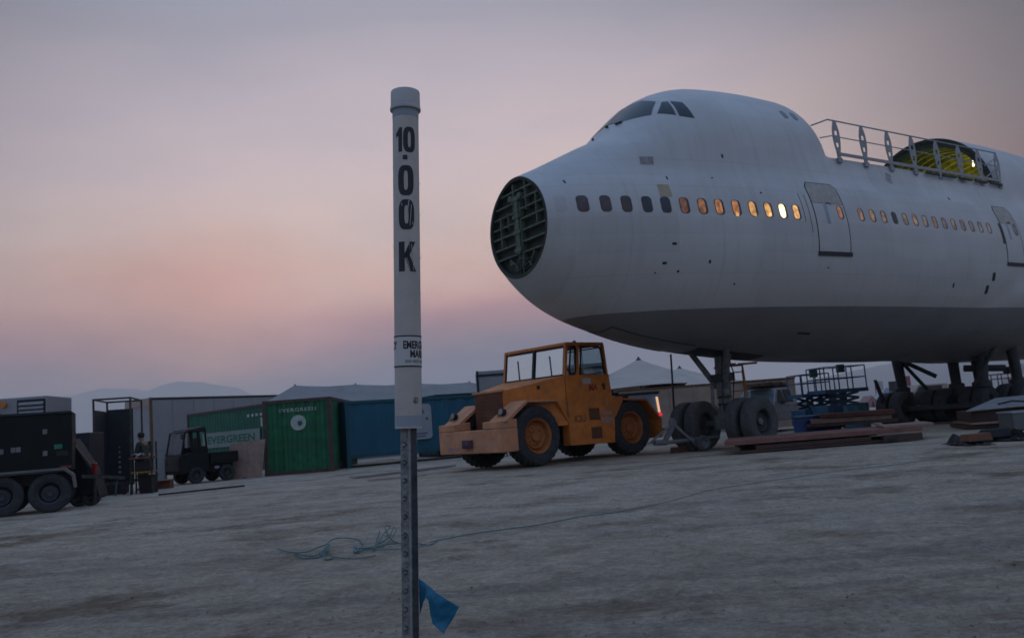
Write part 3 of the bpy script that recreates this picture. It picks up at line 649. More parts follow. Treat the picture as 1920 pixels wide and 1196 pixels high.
def airliner():
    t=thing('airliner','huge white and grey jumbo jet, nose cone missing, upper deck cut open','airplane',PO,PH)
    NT=110
    # forward shell, open deck behind the cockpit hump
    S=[-9.55+0.12*i for i in range(int((CAP0+9.55)/0.12)+1)]
    S+=[CAP0+0.13*i for i in range(0,21)]+[1.9+0.4*i for i in range(17)]+[SE]
    S=sorted(set(round(x,4) for x in S))
    mb=MB(); rows=[[skin(s,2*PI*i/NT-PI/2) for i in range(NT)] for s in S]; mb.grid(rows,True)
    S2=[SE+0.3*i for i in range(0,50)]
    rows2=[[skin(s,2*PI*i/NT-PI/2,0,False) for i in range(NT)] for s in S2]; V=mb.grid(rows2,True); mb.b.faces.new(V[-1])
    # rim of the cut shell at the rear of the open deck
    TH=[PI*i/60 for i in range(61)]
    up=[th for th in TH if skin(SE,th,0,False).z>ZD-0.02]
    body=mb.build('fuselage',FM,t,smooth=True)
    mb=MB(); mb.grid([[skin(SE-0.004,th,0.004,False) for th in up],[skin(SE-0.03,th,-0.03,False) for th in up],[skin(SE-0.004,th,-0.12,False) for th in up]]); mb.build('cut_edge',ZIND,t)
    # cabin lining seen through the cut end
    mb=MB(); rows=[]
    for s in [SE+0.01+0.5*i for i in range(15)]: rows.append([skin(s,th,-0.10,False) for th in up])
    mb.grid(rows); lin_=mb.build('cabin_lining',YZ,t,smooth=True)
    for i in range(14):
        s=SE+0.06+0.5*i; mb=MB(); 
        mb.grid([[skin(s+a,th,b,False) for th in up] for a,b in ((0,-0.101),(0,-0.30),(0.09,-0.30),(0.09,-0.101))]); mb.build('rib',ZIND if i==0 else YZ,lin_)
    for th in [R(a) for a in (42,54,66,78,90,102,114,126,138)]:
        mb=MB(); mb.grid([[skin(SE+0.02+0.5*i,th+a,b,False) for i in range(15)] for a,b in ((-0.006,-0.101),(-0.006,-0.15),(0.006,-0.15),(0.006,-0.101))]); mb.build('stringer',YZ,lin_)
    mb=MB(); mb.box(SE,SE+7.2,-2.45,2.45,ZD-0.05,ZD); mb.build('cabin_floor',DGREY,t)
    mb=MB(); mb.grid([[skin(SE+7.1,th,-0.05,False) for th in up],[Vector((SE+7.1,0,ZD+0.3)) for th in up]]); mb.build('rear_partition',ZIND,t)
    for k,(x,y,z,cc,e,st) in enumerate(((SE+2.6,-0.55,9.62,(0.9,0.9,0.9),(1,0.93,0.8),2.0),(SE+2.2,0.75,9.22,(0.1,0.8,0.7),(0.1,1,0.8),1.6))):
        mb=MB(); mb.lathe([(0.01,-0.05),(0.035,-0.035),(0.045,0),(0.035,0.035),(0.01,0.05)],(x,y,z),'z',12); mb.cyl((x,y,z+0.05),(x,y,z+0.18),0.02,n=8)
        mb.build('cabin_lamp',glow('lamp_glow_%d'%k,cc,e,st),t,smooth=True)
    for (x,y,z,e,pw) in ((SE+2.4,-1.2,8.8,(1,0.92,0.5),58.0),(SE+4.8,-0.6,8.7,(1,0.88,0.45),40.0)):
        l=bpy.data.lights.new('cabin_light','POINT'); l.energy=pw; l.color=e; l.shadow_soft_size=0.12; lo=bpy.data.objects.new('cabin_light',l); COL.objects.link(lo); lo.parent=t; lo.location=(x,y,z)
    # clutter on the cabin floor edge
    for i in range(7):
        mb=MB(); x=SE-2.6+0.42*i; mb.tube([(x,-2.35,ZD+0.02),(x+0.1,-2.3,ZD+0.10+0.05*random.random()),(x+0.3,-2.3,ZD+0.06),(x+0.42,-2.35,ZD+0.02)],0.03,6); mb.build('insulation_wad',mat('insulation',(0.16,0.17,0.06),0.9,var=0.4,scale=9),t,smooth=True)
    # ---- nose bulkhead
    s0=-9.55; ring=lambda f,dx: [Vector((s0+dx,(skin(s0,a).y)*f,interp(ZC,s0)+(skin(s0,a).z-interp(ZC,s0))*f)) for a in [2*PI*i/60 for i in range(60)]]
    mb=MB(); mb.grid([ring(1.0,0),ring(0.985,-0.01),ring(0.93,0.0),ring(0.93,0.16)],True); mb.build('nose_ring',ZIND,t,smooth=False)
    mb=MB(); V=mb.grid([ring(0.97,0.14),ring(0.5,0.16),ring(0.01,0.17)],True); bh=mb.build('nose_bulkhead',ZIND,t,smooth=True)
    zc=interp(ZC,s0)
    def chord(z):  # half width of the bulkhead at height z
        q=(z-zc)/(1.26 if z>zc else 1.28); return 1.28*math.sqrt(max(0,1-q*q))*0.93
    for z in (6.98,6.73,6.48,6.22,5.93,5.64,5.37):
        c=chord(z)
        mb=MB(); mb.box(s0+0.02,s0+0.14,-c,c,z-0.02,z+0.02) if z>6.9 or z<6.0 else (mb.box(s0+0.02,s0+0.14,-c,-0.14,z-0.02,z+0.02),mb.box(s0+0.03,s0+0.14,0.17,c,z-0.05,z-0.015))
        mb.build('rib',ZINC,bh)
    for y,z0,z1 in ((-0.14,4.95,6.86),(0.15,5.45,6.86),(-0.85,5.93,6.73),(0.80,5.60,6.46),(-0.42,6.40,7.15),(0.12,6.8,7.18),(0.42,6.1,6.5)):
        mb=MB(); mb.box(s0+0.015,s0+0.15,y-0.018,y+0.018,z0,z1); mb.build('rib',ZINC,bh)
    mb=MB(); mb.box(s0-0.03,s0+0.12,-0.10,0.05,5.35,6.83); 
    for z in (5.45,5.9,6.3,6.75): mb.box(s0-0.05,s0+0.1,-0.17,0.14,z-0.05,z+0.05)
    mb.cyl((s0-0.04,0.22,6.82),(s0+0.1,0.22,6.82),0.08,n=10); mb.cyl((s0-0.04,-0.2,6.80),(s0+0.1,-0.2,6.80),0.09,n=10)
    mb.build('hinge_column',ZINC,bh,bevel=0.01)
    for a,b in (((-0.05,5.4),(0.35,4.98)),((-0.05,5.4),(-0.4,5.0)),((0,5.35),(-0.05,4.84)),((0.05,5.4),(0.12,4.9)),((0.5,5.3),(0.15,5.0)),((-0.62,5.35),(-0.3,4.98))):
        mb=MB(); mb.bar((s0+0.05,a[0],a[1]),(s0+0.09,b[0],b[1]),0.035); mb.build('brace',ZINC,bh)
    for i in range(9):
        y=random.uniform(-0.45,0.45); z=random.uniform(4.98,5.3); mb=MB(); mb.tube([(s0+0.08,y,z),(s0+0.0,y+0.1,z-0.05),(s0+0.06,y+0.16,z+0.08)],0.02,6); mb.build('hose',ZINC if i%2 else ZIND,bh,smooth=True)
    # ---- cabin windows
    DARKB=mat('window_brown',(0.055,0.035,0.04),0.35,var=0.4,scale=4); DARKN=mat('window_navy',(0.018,0.025,0.05),0.25,var=0.4,scale=4)
    FR=mat('window_rim',(0.05,0.04,0.045),0.5,var=0.2)
    FRP=mat('window_surround',(0.40,0.40,0.41),0.5,var=0.05)
    def gl(n,c,s): return glow(n,(0.03,0.018,0.012),lin(c),s,0.55)
    G=[DARKB,DARKB,DARKB,DARKN,DARKN,gl('pane_g5',(92,58,44),1),gl('pane_g6',(124,82,56),1),gl('pane_g7',(160,106,68),1),gl('pane_g8',(164,108,68),1),gl('pane_g9',(196,142,84),1),gl('pane_g10',(226,168,98),1),gl('pane_g11',(255,226,160),2.6),gl('pane_g12',(232,172,110),1.0)]
    spos=[-8.75,-8.2,-7.67,-7.13,-6.62,-6.1,-5.58,-5.08,-4.56,-4.03,-3.52,-3.03,-2.55]
    # stations: solve so that the panes keep their even pitch on the curved nose
    def window(s,z,m,w_=0.25,h_=0.40,lit=False,parent=None,thin=False):
        o=[(s+x,z+y) for x,y in rrect(w_+0.028,h_+0.028,0.10)]
        f=patch(o,FR,'window',parent or t,0.004,3)
        sx=-0.012 if lit else 0.0
        k=0.76 if lit else 0.92
        patch([(s+x*k-0.022*(1 if lit else 0),z+y*0.97) for x,y in rrect(w_,h_,0.095)],m,'pane',f,0.0075,3)
        return f
    wz=lambda s: interp([(-9,6.27),(-5,6.22),(-2,6.17),(0,6.20),(8,6.24)],s)
    for i,(s,m) in enumerate(zip(spos,G)): window(s,wz(s),m,lit=(i>=5))
    # interior light painted as brighter glowing patches low in a few panes
    hot=gl('pane_hot',(255,250,225),5.0)
    patch([(-3.04+x,6.10+y) for x,y in rrect(0.12,0.16,0.055)],hot,'lit_patch',t,0.010,3)
    for s,zz_,c in ((-4.58,6.04,(230,180,110)),(-4.0,6.05,(220,175,115)),(-3.5,6.06,(235,190,130))): patch([(s+x,zz_+y) for x,y in rrect(0.10,0.11,0.045)],gl('pane_low_%d'%c[0],c,1.1),'lit_patch',t,0.010,3)
    dim=[(148,114,98),(152,118,94),(134,108,96),None,(120,102,96),(138,110,90),(114,98,95),(128,104,88),(106,94,94),(108,96,92),(102,92,93),(104,93,91),(98,90,92),(98,90,92)]
    BLACKW=mat('window_black',(0.006,0.006,0.008),0.3,var=0.2)
    for i,c in enumerate(dim):
        s=0.0+0.508*i; window(s,6.24,BLACKW if c is None else gl('pane_d%d'%i,c,0.72),0.215,0.355,lit=(c is not None))
    # blanked window outlines
    patch([(-9.22+x,6.3+y) for x,y in rrect(0.27,0.42,0.09)],FRP,'window_blank',t,0.004,3)
    # ---- doors
    DT=mat('door_grey_tan',(0.34,0.315,0.285),0.55,var=0.15,scale=5,dirt=0.4,dcol=(0.2,0.19,0.17))
    DW=mat('door_white',(0.44,0.44,0.45),0.45,var=0.07,scale=2,dirt=0.2,dcol=(0.34,0.33,0.31))
    DL=mat('door_gap',(0.022,0.024,0.032),0.6,var=0.2)
    def door(sa,sb,z0,z1,winm,lt):
        o=[(sa-0.03,z0),(sb+0.045,z0),(sb+0.045,z1-0.16),(sb-0.08,z1),(sa+0.10,z1),(sa-0.03,z1-0.16)]
        d=patch(o,DL,'door',t,0.004,6,smooth=True)
        zm=z1-0.66
        patch([(sa,z0+0.01),(sb,z0+0.01),(sb,zm),(sa,zm)],DW,'door_panel',d,0.012,6)
        patch([(sa,zm+0.01),(sb,zm+0.01),(sb,z1-0.18),(sb-0.10,z1-0.03),(sa+0.11,z1-0.03),(sa,z1-0.18)],DT,'door_panel',d,0.012,5)
        patch([(sa-0.04,z0-0.11),(sb+0.08,z0-0.11),(sb+0.08,z0+0.0),(sa-0.04,z0+0.0)],DL,'sill',d,0.03,3)
        mb=MB(); c=[sz((sa+sb)/2-0.12+x,z0+1.0+y,0.03) for x,y in ((-0.09,0.3),(0.09,0.3),(0.09,-0.22),(0.02,-0.22),(0.02,0.24),(-0.09,0.24))]
        mb.tube([sz((sa+sb)/2-0.10,z0+1.36,0.02),sz((sa+sb)/2+0.0,z0+1.38,0.03),sz((sa+sb)/2+0.12,z0+1.36,0.02)],0.012,6); mb.build('handle',DL,d,smooth=True)
        HB=mat('door_blue_plate',(0.24,0.29,0.36),0.5,var=0.1)
        patch([((sa+sb)/2-0.14+x,z0+1.05+y) for x,y in rrect(0.13,0.56,0.03)],HB,'handle_plate',d,0.016,3)
        f=window(sb-0.20,z0+1.13,winm,0.20,0.37,lit=True,parent=d)
        for ch in [f]+[x for x in COL.objects if x.parent==f]: pass
        return d
    door(-1.87,-0.68,5.12,7.14,gl('pane_door',(146,100,74),1),0)
    for wv in [x for x in COL.objects if x.name.startswith('door') and x.parent==t]: pass
    door(7.42,8.42,5.14,7.12,gl('pane_door2',(58,60,66),1),0)
    # lift the door windows clear of their door skins
    for o in [x for x in COL.objects if x.parent and x.parent.name.startswith('door') and x.name.startswith('window')]: o.location.y-=0.014
    for s,zz0,zz1 in ((-2.08,5.62,6.72),(-2.28,5.9,6.75)): patch([(s-0.008,zz0),(s+0.008,zz0),(s+0.008,zz1),(s-0.008,zz1)],DL,'hinge_line',t,0.004,2)
    patch([(7.25,5.75),(7.38,5.75),(7.38,6.45),(7.25,6.45)],DL,'open_hatch',t,0.006,2)
    # ---- flight deck glazing
    def fs(l,z,off): 
        s=front_s(l,z); e=0.03
        p=Vector((s,-l,z)); a=Vector((front_s(l+e,z),-(l+e),z)); b=Vector((front_s(l,z+e),-l,z+e)); n=(a-p).cross(b-p).normalized()
        if n.x>0: n=-n
        return p+n*off
    def gpatch(rows,m,name,parent,off):
        mb=MB(); mb.grid([[fs(l,z,off) for l,z in r] for r in rows]); return mb.build(name,m,parent,smooth=True)
    K=10
    def band(l0,l1,zb0,zb1,zt0,zt1): return [[(l0+(l1-l0)*i/K,(zb0+(zb1-zb0)*i/K)*(1-j/4)+(zt0+(zt1-zt0)*i/K)*j/4) for i in range(K+1)] for j in range(5)]
    FRW=mat('windscreen_frame',(0.16,0.17,0.18),0.5,var=0.1)
    for sg in (1,-1):
        LB=[(0.02+1.33*i/K, 9.12-0.10*min(1,i/K/0.4)-0.02*i/K) for i in range(K+1)]; LT=[(0.02+1.08*i/K, 9.74-0.22*max(0,i/K-0.5)/0.5) for i in range(K+1)]; b1=[[(p[0]*(1-j/4)+q_[0]*j/4,p[1]*(1-j/4)+q_[1]*j/4) for p,q_ in zip(LB,LT)] for j in range(5)]
        wn=MB(); wn.grid([[ (lambda p:Vector((p.x,p.y*(1),p.z)))(fs(abs(l),z,0.012)) if sg>0 else (lambda p:Vector((p.x,-p.y,p.z)))(fs(abs(l),z,0.012)) for l,z in r] for r in b1])
        o=wn.build('windscreen',GLD,t,smooth=True)
    # dark visor edge below the windscreen
    o=patch([(-5.38,9.46),(-5.25,9.46),(-5.40,8.92),(-5.77,9.02)][::-1],GLD,'side_window',t,0.012,4)
    patch([(-5.19,9.46),(-4.95,9.40),(-4.95,8.82),(-5.33,8.89)][::-1],GLD,'side_window',t,0.012,4)
    mb=MB(); mb.tube([fs(0.68,8.96,0.03),fs(0.58,8.93,0.04),fs(0.48,8.96,0.03)],0.03,6); mb.build('wiper_fairing',BLK,t,smooth=True)
    mb=MB(); mb.tube([fs(0.18,9.0,0.03),fs(0.13,8.97,0.05),fs(0.10,9.0,0.03)],0.035,6); mb.build('wiper_fairing',BLK,t,smooth=True)
    for s,z in ((-6.85,None),(-2.9,None)):
        p=skin(s,PI/2); mb=MB(); mb.cyl(p,p+Vector((0,0,0.07)),0.035,0.02,8); mb.build('antenna',BLK,t)
    # ---- marks, access plates and holes on the skin
    PLT=mat('static_plate',(0.20,0.19,0.19),0.5,var=0.6,scale=18)
    patch([(-6.9,7.38),(-6.55,7.38),(-6.5,7.62),(-6.85,7.62)],PLT,'warning_placard',t,0.005,3)
    patch([(-6.72,6.46),(-6.38,6.46),(-6.38,6.80),(-6.72,6.80)],mat('bare_primer',(0.34,0.29,0.20),0.6,var=0.15),'primer_patch',t,0.0035,3)
    for s,z,a,b in ((-6.48,5.26,0.13,0.06),(-6.70,4.80,0.12,0.06),(-5.45,4.82,0.06,0.09),(-6.3,4.6,0.07,0.05),(-6.9,4.58,0.05,0.03),(-8.95,6.9,0.04,0.10),(-5.0,7.05,0.06,0.03),(-6.35,7.0,0.04,0.10),(-4.45,7.72,0.06,0.12),(-3.6,6.68,0.06,0.05),(4.42,4.35,0.08,0.14),(5.1,7.18,0.07,0.10),(-4.6,4.28,0.05,0.05),(-1.5,4.7,0.05,0.05)):
        patch([(s+x*1.0,z+y) for x,y in rrect(a,b,min(a,b)*0.4)],BLK,'vent_hole',t,0.005,2)
    for s,z in ((6.62,4.66),(6.36,4.26)): patch([(s+x,z+y) for x,y in rrect(0.17,0.28,0.08)],BLK,'port_hole',t,0.006,2)
    patch([(2.15,7.55),(2.42,7.45),(2.55,7.8),(2.3,7.86)],mat('scuff',(0.26,0.26,0.27),0.6,var=0.4,scale=12),'scuff_mark',t,0.0035,3)
    patch([(-1.6,3.05),(-1.1,3.02),(-1.1,3.06),(-1.6,3.09)],BLK,'drain_slot',t,0.01,2)
    # small round upper deck windows at the end of the hump
    for s in (-1.38,-0.95): patch([(s+x,9.38+y) for x,y in rrect(0.22,0.30,0.09)],mat('upper_pane',(0.14,0.15,0.17),0.4,var=0.2),'window',t,0.006,3)
    # ---- railing round the open deck
    def L_(s): return -2.62 if s>0.3 else -2.62+0*(s)
    posts=[0.16,1.42,2.69,3.95,5.30,6.60,7.80,8.95]
    for side in (-1,1):
        y=side*2.58
        for i,s in enumerate(posts):
            if side>0 and i>5: continue
            mb=MB(); lean=-0.05
            pr=[(-0.045,-0.12),(0.05,-0.12),(0.055,0.10),(0.09,0.45),(0.085,0.80),(0.03,1.10),(-0.035,1.10),(-0.085,0.80),(-0.075,0.45),(-0.045,0.10)]
            # flat lightened post with punched holes, 2 cm thick, made from two side rails and solid bridges
            def hw(h): return interp([(-0.12,0.075),(0.1,0.08),(0.45,0.15),(0.8,0.15),(1.10,0.05)],h)
            hs=[-0.12,0.02,0.16,0.30,0.44,0.58,0.66,0.80,0.94,1.10]
            for h0,h1 in zip(hs,hs[1:]):
                w0,w1=hw(h0),hw(h1); hole=(abs((h0+h1)/2-0.37)<0.05) or (abs((h0+h1)/2-0.73)<0.05)
                segs=((-1,-0.45),(0.45,1)) if hole else ((-1,1),)
                for a,b in segs:
                    x0a,x0b=s+a*w0-0.04*(h0),s+b*w0-0.04*h0; x1a,x1b=s+a*w1-0.04*h1,s+b*w1-0.04*h1
                    mb.hexa([(x0a,y-0.012,ZD+h0),(x0b,y-0.012,ZD+h0),(x0b,y+0.012,ZD+h0),(x0a,y+0.012,ZD+h0),(x1a,y-0.012,ZD+h1),(x1b,y-0.012,ZD+h1),(x1b,y+0.012,ZD+h1),(x1a,y+0.012,ZD+h1)])
            mb.box(s-0.09,s+0.09,y-0.04,y+0.04,ZD-0.16,ZD-0.02)
            mb.build('railing_post',RAILM,t)
        e=9.0 if side<0 else 6.6
        mb=MB(); mb.tube([(-0.85,y*0.97,ZD+0.86),(-0.18,y,ZD+1.10),(e-0.05,y,ZD+1.10)],0.022,8); mb.build('handrail',RAILM,t,smooth=True)
        mb=MB(); mb.tube([(-0.55,y*0.98,ZD+0.52),(-0.1,y,ZD+0.62),(e-0.05,y,ZD+0.62)],0.017,8); mb.build('handrail',RAILM,t,smooth=True)
        mb=MB(); mb.box(0.1,e,y-0.02,y+0.02,ZD+0.06,ZD+0.15); mb.build('toe_board',RAILM,t)
    mb=MB(); mb.bar((8.1,-2.58,ZD+0.55),(8.95,-2.58,ZD+0.95),0.03); mb.bar((8.1,-2.58,ZD+0.15),(8.95,-2.58,ZD+0.60),0.03); mb.build('handrail_brace',RAILM,t)
    # slotted edge trim
    for k in range(5):
        s0_=4.4+0.95*k; mb=MB(); mb.box(s0_,s0_+0.75,-2.66,-2.62,ZD-0.10,ZD-0.02); mb.build('edge_slot',BLK,t)
    # ---- nose landing gear
    g=MB(); g.cyl((-2.95,0,0.72),(-2.87,0.0,1.75),0.15,n=14); g.cyl((-2.87,0,1.50),(-2.78,0,3.1),0.21,n=16)
    g.lathe([(0.13,0),(0.20,0.03),(0.20,0.16),(0.13,0.19)],(-2.87,0,1.5),'z',16); g.cyl((-2.95,-1.32,0.72),(-2.95,1.45,0.72),0.085,n=12); g.box(-3.15,-2.75,-0.2,0.2,0.55,0.95)
    gear=g.build('nose_gear',GEAR,t,smooth=True)
    for pts,r in ((((-3.35,0.75,2.9),(-2.95,0.16,1.75)),0.085),(((-3.35,-0.75,2.9),(-2.95,-0.16,1.75)),0.085),(((-2.3,0.1,2.9),(-2.75,0,1.9)),0.06),(((-2.9,-0.45,2.75),(-2.85,-0.12,1.95)),0.05),(((-3.2,0.1,1.9),(-3.25,0.1,1.25)),0.05),(((-3.25,0.1,1.25),(-3.0,0,0.95)),0.05)):
        mb=MB(); mb.cyl(pts[0],pts[1],r,n=10); mb.build('brace',GEAR,gear,smooth=True)
    for z in (1.25,1.45,2.05,2.3): mb=MB(); mb.lathe([(0.12,-0.03),(0.21,-0.02),(0.21,0.03),(0.12,0.04)],(-2.87,0,z),'z',14); mb.build('clamp',STEEL if z<1.5 else GEAR,gear,smooth=True)
    mb=MB(); mb.box(-3.1,-2.65,-0.28,0.28,1.9,2.12); mb.tube([(-3.0,-0.2,2.6),(-3.15,-0.25,2.0),(-3.1,-0.15,1.3),(-3.0,-0.1,0.9)],0.02); mb.tube([(-2.8,-0.22,2.7),(-2.7,-0.3,2.1),(-2.75,-0.2,1.2)],0.018); mb.build('steering_unit',DGEAR,gear)
    for l in (-1.30,-0.78,0.60,1.12):   # l towards the camera
        wo=wheel(t,-2.95+math.sin(R(9))*l,-l*math.cos(R(9)),0.70,0.37,-1,RUBD,DGEAR,rin=0.50,bolts=10,z=0.70); wo.rotation_euler.z=R(9)
    mb=MB(); mb.grid([[skin(s_,-PI/2+a,0.006) for a in [R(q) for q in range(-12,13,3)]] for s_ in [-4.3+0.2*i for i in range(14)]]); mb.build('wheel_bay',BLK,t,smooth=True)
    for a in (-13,13):
        mb=MB(); mb.tube([skin(s_,-PI/2+R(a*(0.9+0.02*i)),0.004) for i,s_ in enumerate([-7.2+0.3*i for i in range(10)])],0.014,5); mb.build('door_seam',BLK,t)
    mb=MB(); mb.tube([skin(-7.2,-PI/2+R(a),0.004) for a in range(-12,13,3)],0.014,5); mb.build('door_seam',BLK,t)
    mb=MB(); mb.cyl((-3.62,1.35,0.55),(-3.55,1.30,2.85),0.028,n=8); mb.build('support_rod',BLK,t)
    # ---- rear bogies under the wing box
    def leg(s,l,tilt,r=0.16,zt=2.7):
        mb=MB(); mb.cyl((s+tilt,-l,0.6),(s,-l,zt),r,r*1.25,12); mb.lathe([(r,0),(r*1.7,0.04),(r*1.7,0.22),(r,0.26)],(s+tilt*0.6,-l,1.15),'z',12); o=mb.build('main_gear_leg',DGEAR,t,smooth=True)
        return o
    for s,l,tl in ((8.2,-1.7,0.25),(9.4,-0.25,0.1),(9.9,0.35,0.1),(9.0,1.1,-0.3),(10.4,1.4,0.2)):
        o=leg(s,l,tl)
    for a,b,r in (((8.2,-1.7,2.5),(9.0,-0.7,1.7),0.08),((9.0,1.3,2.5),(9.6,0.6,1.6),0.07),((9.0,1.6,2.6),(8.6,0.9,1.3),0.07),((8.3,-1.6,2.4),(9.2,-1.2,1.2),0.07),((9.3,0.2,1.9),(10.2,1.2,1.8),0.12)):
        mb=MB(); mb.cyl((a[0],-a[1],a[2]),(b[0],-b[1],b[2]),r,n=8); mb.build('brace',DGEAR,t,smooth=True)
    for (s,l) in ((8.1,-2.15),(8.1,-1.62),(8.7,-0.75),(8.7,-0.25),(8.9,0.55),(8.9,1.05),(10.0,-1.9),(10.0,1.25),(10.1,1.75),(9.9,-0.4)):
        wheel(t,s,-l,0.62,0.42,-1,RUBD if s<8.5 else RUB,DGEAR,rin=0.5,bolts=8,n=28)
    mb=MB(); mb.box(7.9,10.4,-1.9,2.3,0.50,0.68); mb.box(8.8,9.9,-0.5,0.6,0.9,1.25); mb.box(8.2,8.4,1.3,1.6,0.6,1.2); mb.build('bogie_frame',DGEAR,t,bevel=0.03)
    mb=MB(); mb.hexa([(7.55,2.0,0.8),(7.75,2.0,0.8),(7.75,2.08,0.8),(7.55,2.08,0.8),(7.2,2.0,1.75),(7.3,2.0,1.75),(7.3,2.08,1.75),(7.2,2.08,1.75)]); mb.build('gear_door',DGEAR,t)
    return t
airliner()

# ================================================================ orange aircraft tug
def tug():
    th=R(41)
    t=thing('aircraft_tug','large orange aircraft tow tractor with a glazed cab, parked before the airliner nose','tug',(0.4+1.33*(-math.sin(th)),22.45+1.33*math.cos(th),0),th)
    Y0,Y1=-1.33,1.33    # near, far
    def Y(l): return Y0+l
    b=MB()
    # front bumper with central recess below the grille
    b.hexa([(-1.20,Y0,.46),(-.62,Y0,.46),(-.62,Y1,.46),(-1.20,Y1,.46),(-1.20,Y0,1.06),(-.62,Y0,1.06),(-.62,Y1,1.06),(-1.20,Y1,1.06)])
    for a,c in ((0.0,0.72),(1.95,2.66)):
        b.hexa([(-1.20,Y(a),1.062),(-.62,Y(a),1.062),(-.62,Y(c),1.062),(-1.20,Y(c),1.062),(-1.20,Y(a),1.25),(-.62,Y(a),1.29),(-.62,Y(c),1.29),(-1.20,Y(c),1.25)])
    bump=b.build('front_bumper',ORGD,t,bevel=0.025)
    for a,c in ((0.0,0.68),(2.0,2.66)):
        f=MB(); ya,yc=Y(a),Y(c)
        f.prism([(-1.10,1.20),(-.24,1.745),(.86,1.72),(.86,1.66),(-.2,1.68),(-1.0,1.14)],ya,yc)
        o=f.build('front_fender',ORGD,t,bevel=0.012)
        q=MB(); q.prism([(.86,1.72),(1.24,1.20),(1.24,1.10),(1.20,1.10),(.84,1.66)],ya,yc); q.build('front_fender',ORG,t)
        q=MB(); yi=yc if a==0 else ya; q.prism([(-.62,.5),(-.62,1.3),(-.25,1.66),(.85,1.66),(1.2,1.1),(1.2,.5),(1.0,.5),(1.0,1.0),(.7,1.45),(-.3,1.45),(-.55,1.1),(-.55,.5)],yi-0.02,yi+0.02); q.build('wheel_arch',BLK,t)
    # headlamps on the ramps
    for l in (0.30,2.38):
        m=MB(); c=Vector((-.78,Y(l),1.46)); m.cyl(c,c+Vector((-.12,0,0.03)),0.095,0.10,14); h=m.build('headlamp_housing',BLK,t,smooth=True)
        m=MB(); m.cyl(c+Vector((-.121,0,0.03)),c+Vector((-.13,0,0.032)),0.08,0.08,14); m.build('headlamp',LGREY,h,smooth=True)
        m=MB(); m.box(-.86,-.76,Y(l)-0.10+0.22,Y(l)+0.0+0.22,1.34,1.44); m.build('indicator_lamp',mat('amber',(0.35,0.12,0.01),0.4),t,bevel=0.01)
    m=MB(); m.bar((-.72,Y(0.55),1.40),(-.66,Y(0.62),1.46),0.16,0.02); m.build('hazard_triangle',PLYD,t)
    # tow hitch on the bumper
    m=MB(); m.box(-1.32,-1.20,Y(1.15),Y(1.50),.60,.82); m.box(-1.36,-1.3,Y(1.2),Y(1.45),.66,.76); m.build('tow_hitch',mat('hitch_purple',(0.07,0.04,0.06),0.7,var=0.4),t,bevel=0.015)
    m=MB(); m.box(-1.206,-1.2,Y(2.1),Y(2.35),.93,1.0); m.box(-1.206,-1.2,Y(1.75),Y(2.3),.55,.64); m.build('faded_stripe',mat('faded_pink',(0.33,0.20,0.18),0.7),t)
    # bonnet
    def bon(x,l0,l1,z): return [(x,Y(l0),z),(x,Y(l1),z)]
    h=MB(); st=[(-.42,.72,1.95,1.0,2.05),(.30,.34,2.32,1.0,2.18),(1.22,.02,2.64,1.0,2.36)]
    for (x0,a0,c0,zb0,zt0),(x1,a1,c1,zb1,zt1) in zip(st,st[1:]):
        h.hexa([(x0,Y(a0),zb0),(x1,Y(a1),zb1),(x1,Y(c1),zb1),(x0,Y(c0),zb0),(x0,Y(a0),zt0),(x1,Y(a1),zt1),(x1,Y(c1),zt1),(x0,Y(c0),zt0)])
    h.build('bonnet',ORG,t,bevel=0.02)
    h=MB(); h.box(-.46,-.425,Y(.76),Y(1.91),1.04,2.02); gr=h.build('grille',GRIL,t)
    h=MB()
    for k in range(9): h.box(-.475,-.462,Y(.80),Y(1.87),1.10+k*.1,1.13+k*.1)
    h.build('slats',GRIL,gr)
    for z0,z1,a,bb in ((2.05,2.10,.70,1.97),): h=MB(); h.box(-.50,-.40,Y(a),Y(bb),z0-.03,z1-.02); h.build('bonnet_lip',ORGD,t,bevel=0.01)
    m=MB(); m.box(.42,.50,Y(.26),Y(.30),2.02,2.12); m.build('bonnet_latch',BLK,t)
    # inner chassis, side boxes
    c=MB(); c.box(-.40,4.9,Y(.62),Y(2.04),.55,1.5); c.build('chassis',BLK,t)
    b=MB(); b.prism([(1.24,.46),(1.24,2.36),(2.95,2.36),(3.02,1.72),(3.47,1.70),(3.40,1.60),(3.06,1.16),(2.98,.42)],Y(0.0),Y(0.30))
    side=b.build('body_side',ORG,t,bevel=0.012)
    b=MB(); b.prism([(1.24,.46),(1.24,2.36),(2.95,2.36),(3.02,1.72),(3.47,1.70),(3.40,1.60),(3.06,1.16),(2.98,.42)],Y(2.36),Y(2.66)); b.build('body_side',ORG,t,bevel=0.012)
    for x0,z0 in ((2.02,1.12),(2.06,.60)):
        m=MB(); m.box(x0,x0+.42,Y(-0.004),Y(0.02),z0,z0+.30); m.build('step_recess',GRIL,t); m=MB(); m.box(x0+.02,x0+.42,Y(-.03),Y(.0),z0-.01,z0+.02); m.build('step',STEEL,t)
    FP=mat('faded_pink',(0.33,0.20,0.18),0.7)
    for z0,z1,a,bb in ((1.22,1.32,2.52,2.96),(.98,1.14,2.50,2.98)): m=MB(); m.box(a,bb,Y(-.005),Y(.0),z0,z1); m.build('faded_stripe',FP,t)
    place_text('K2U',.42,.20,(1.66,Y(-.008),1.16),(1,0,0),(0,0,1),mat('dull_lettering',(0.20,0.075,0.035),0.7),'lettering',t,0.03)
    # cab
    def post(a,bb,w=.07,m_=ORG,name='cab_pillar'): q=MB(); q.bar(a,bb,w); return q.build(name,m_,t)
    RF,RB,zf=1.40,2.86,3.27
    yn,yf=Y(.02),Y(2.64)
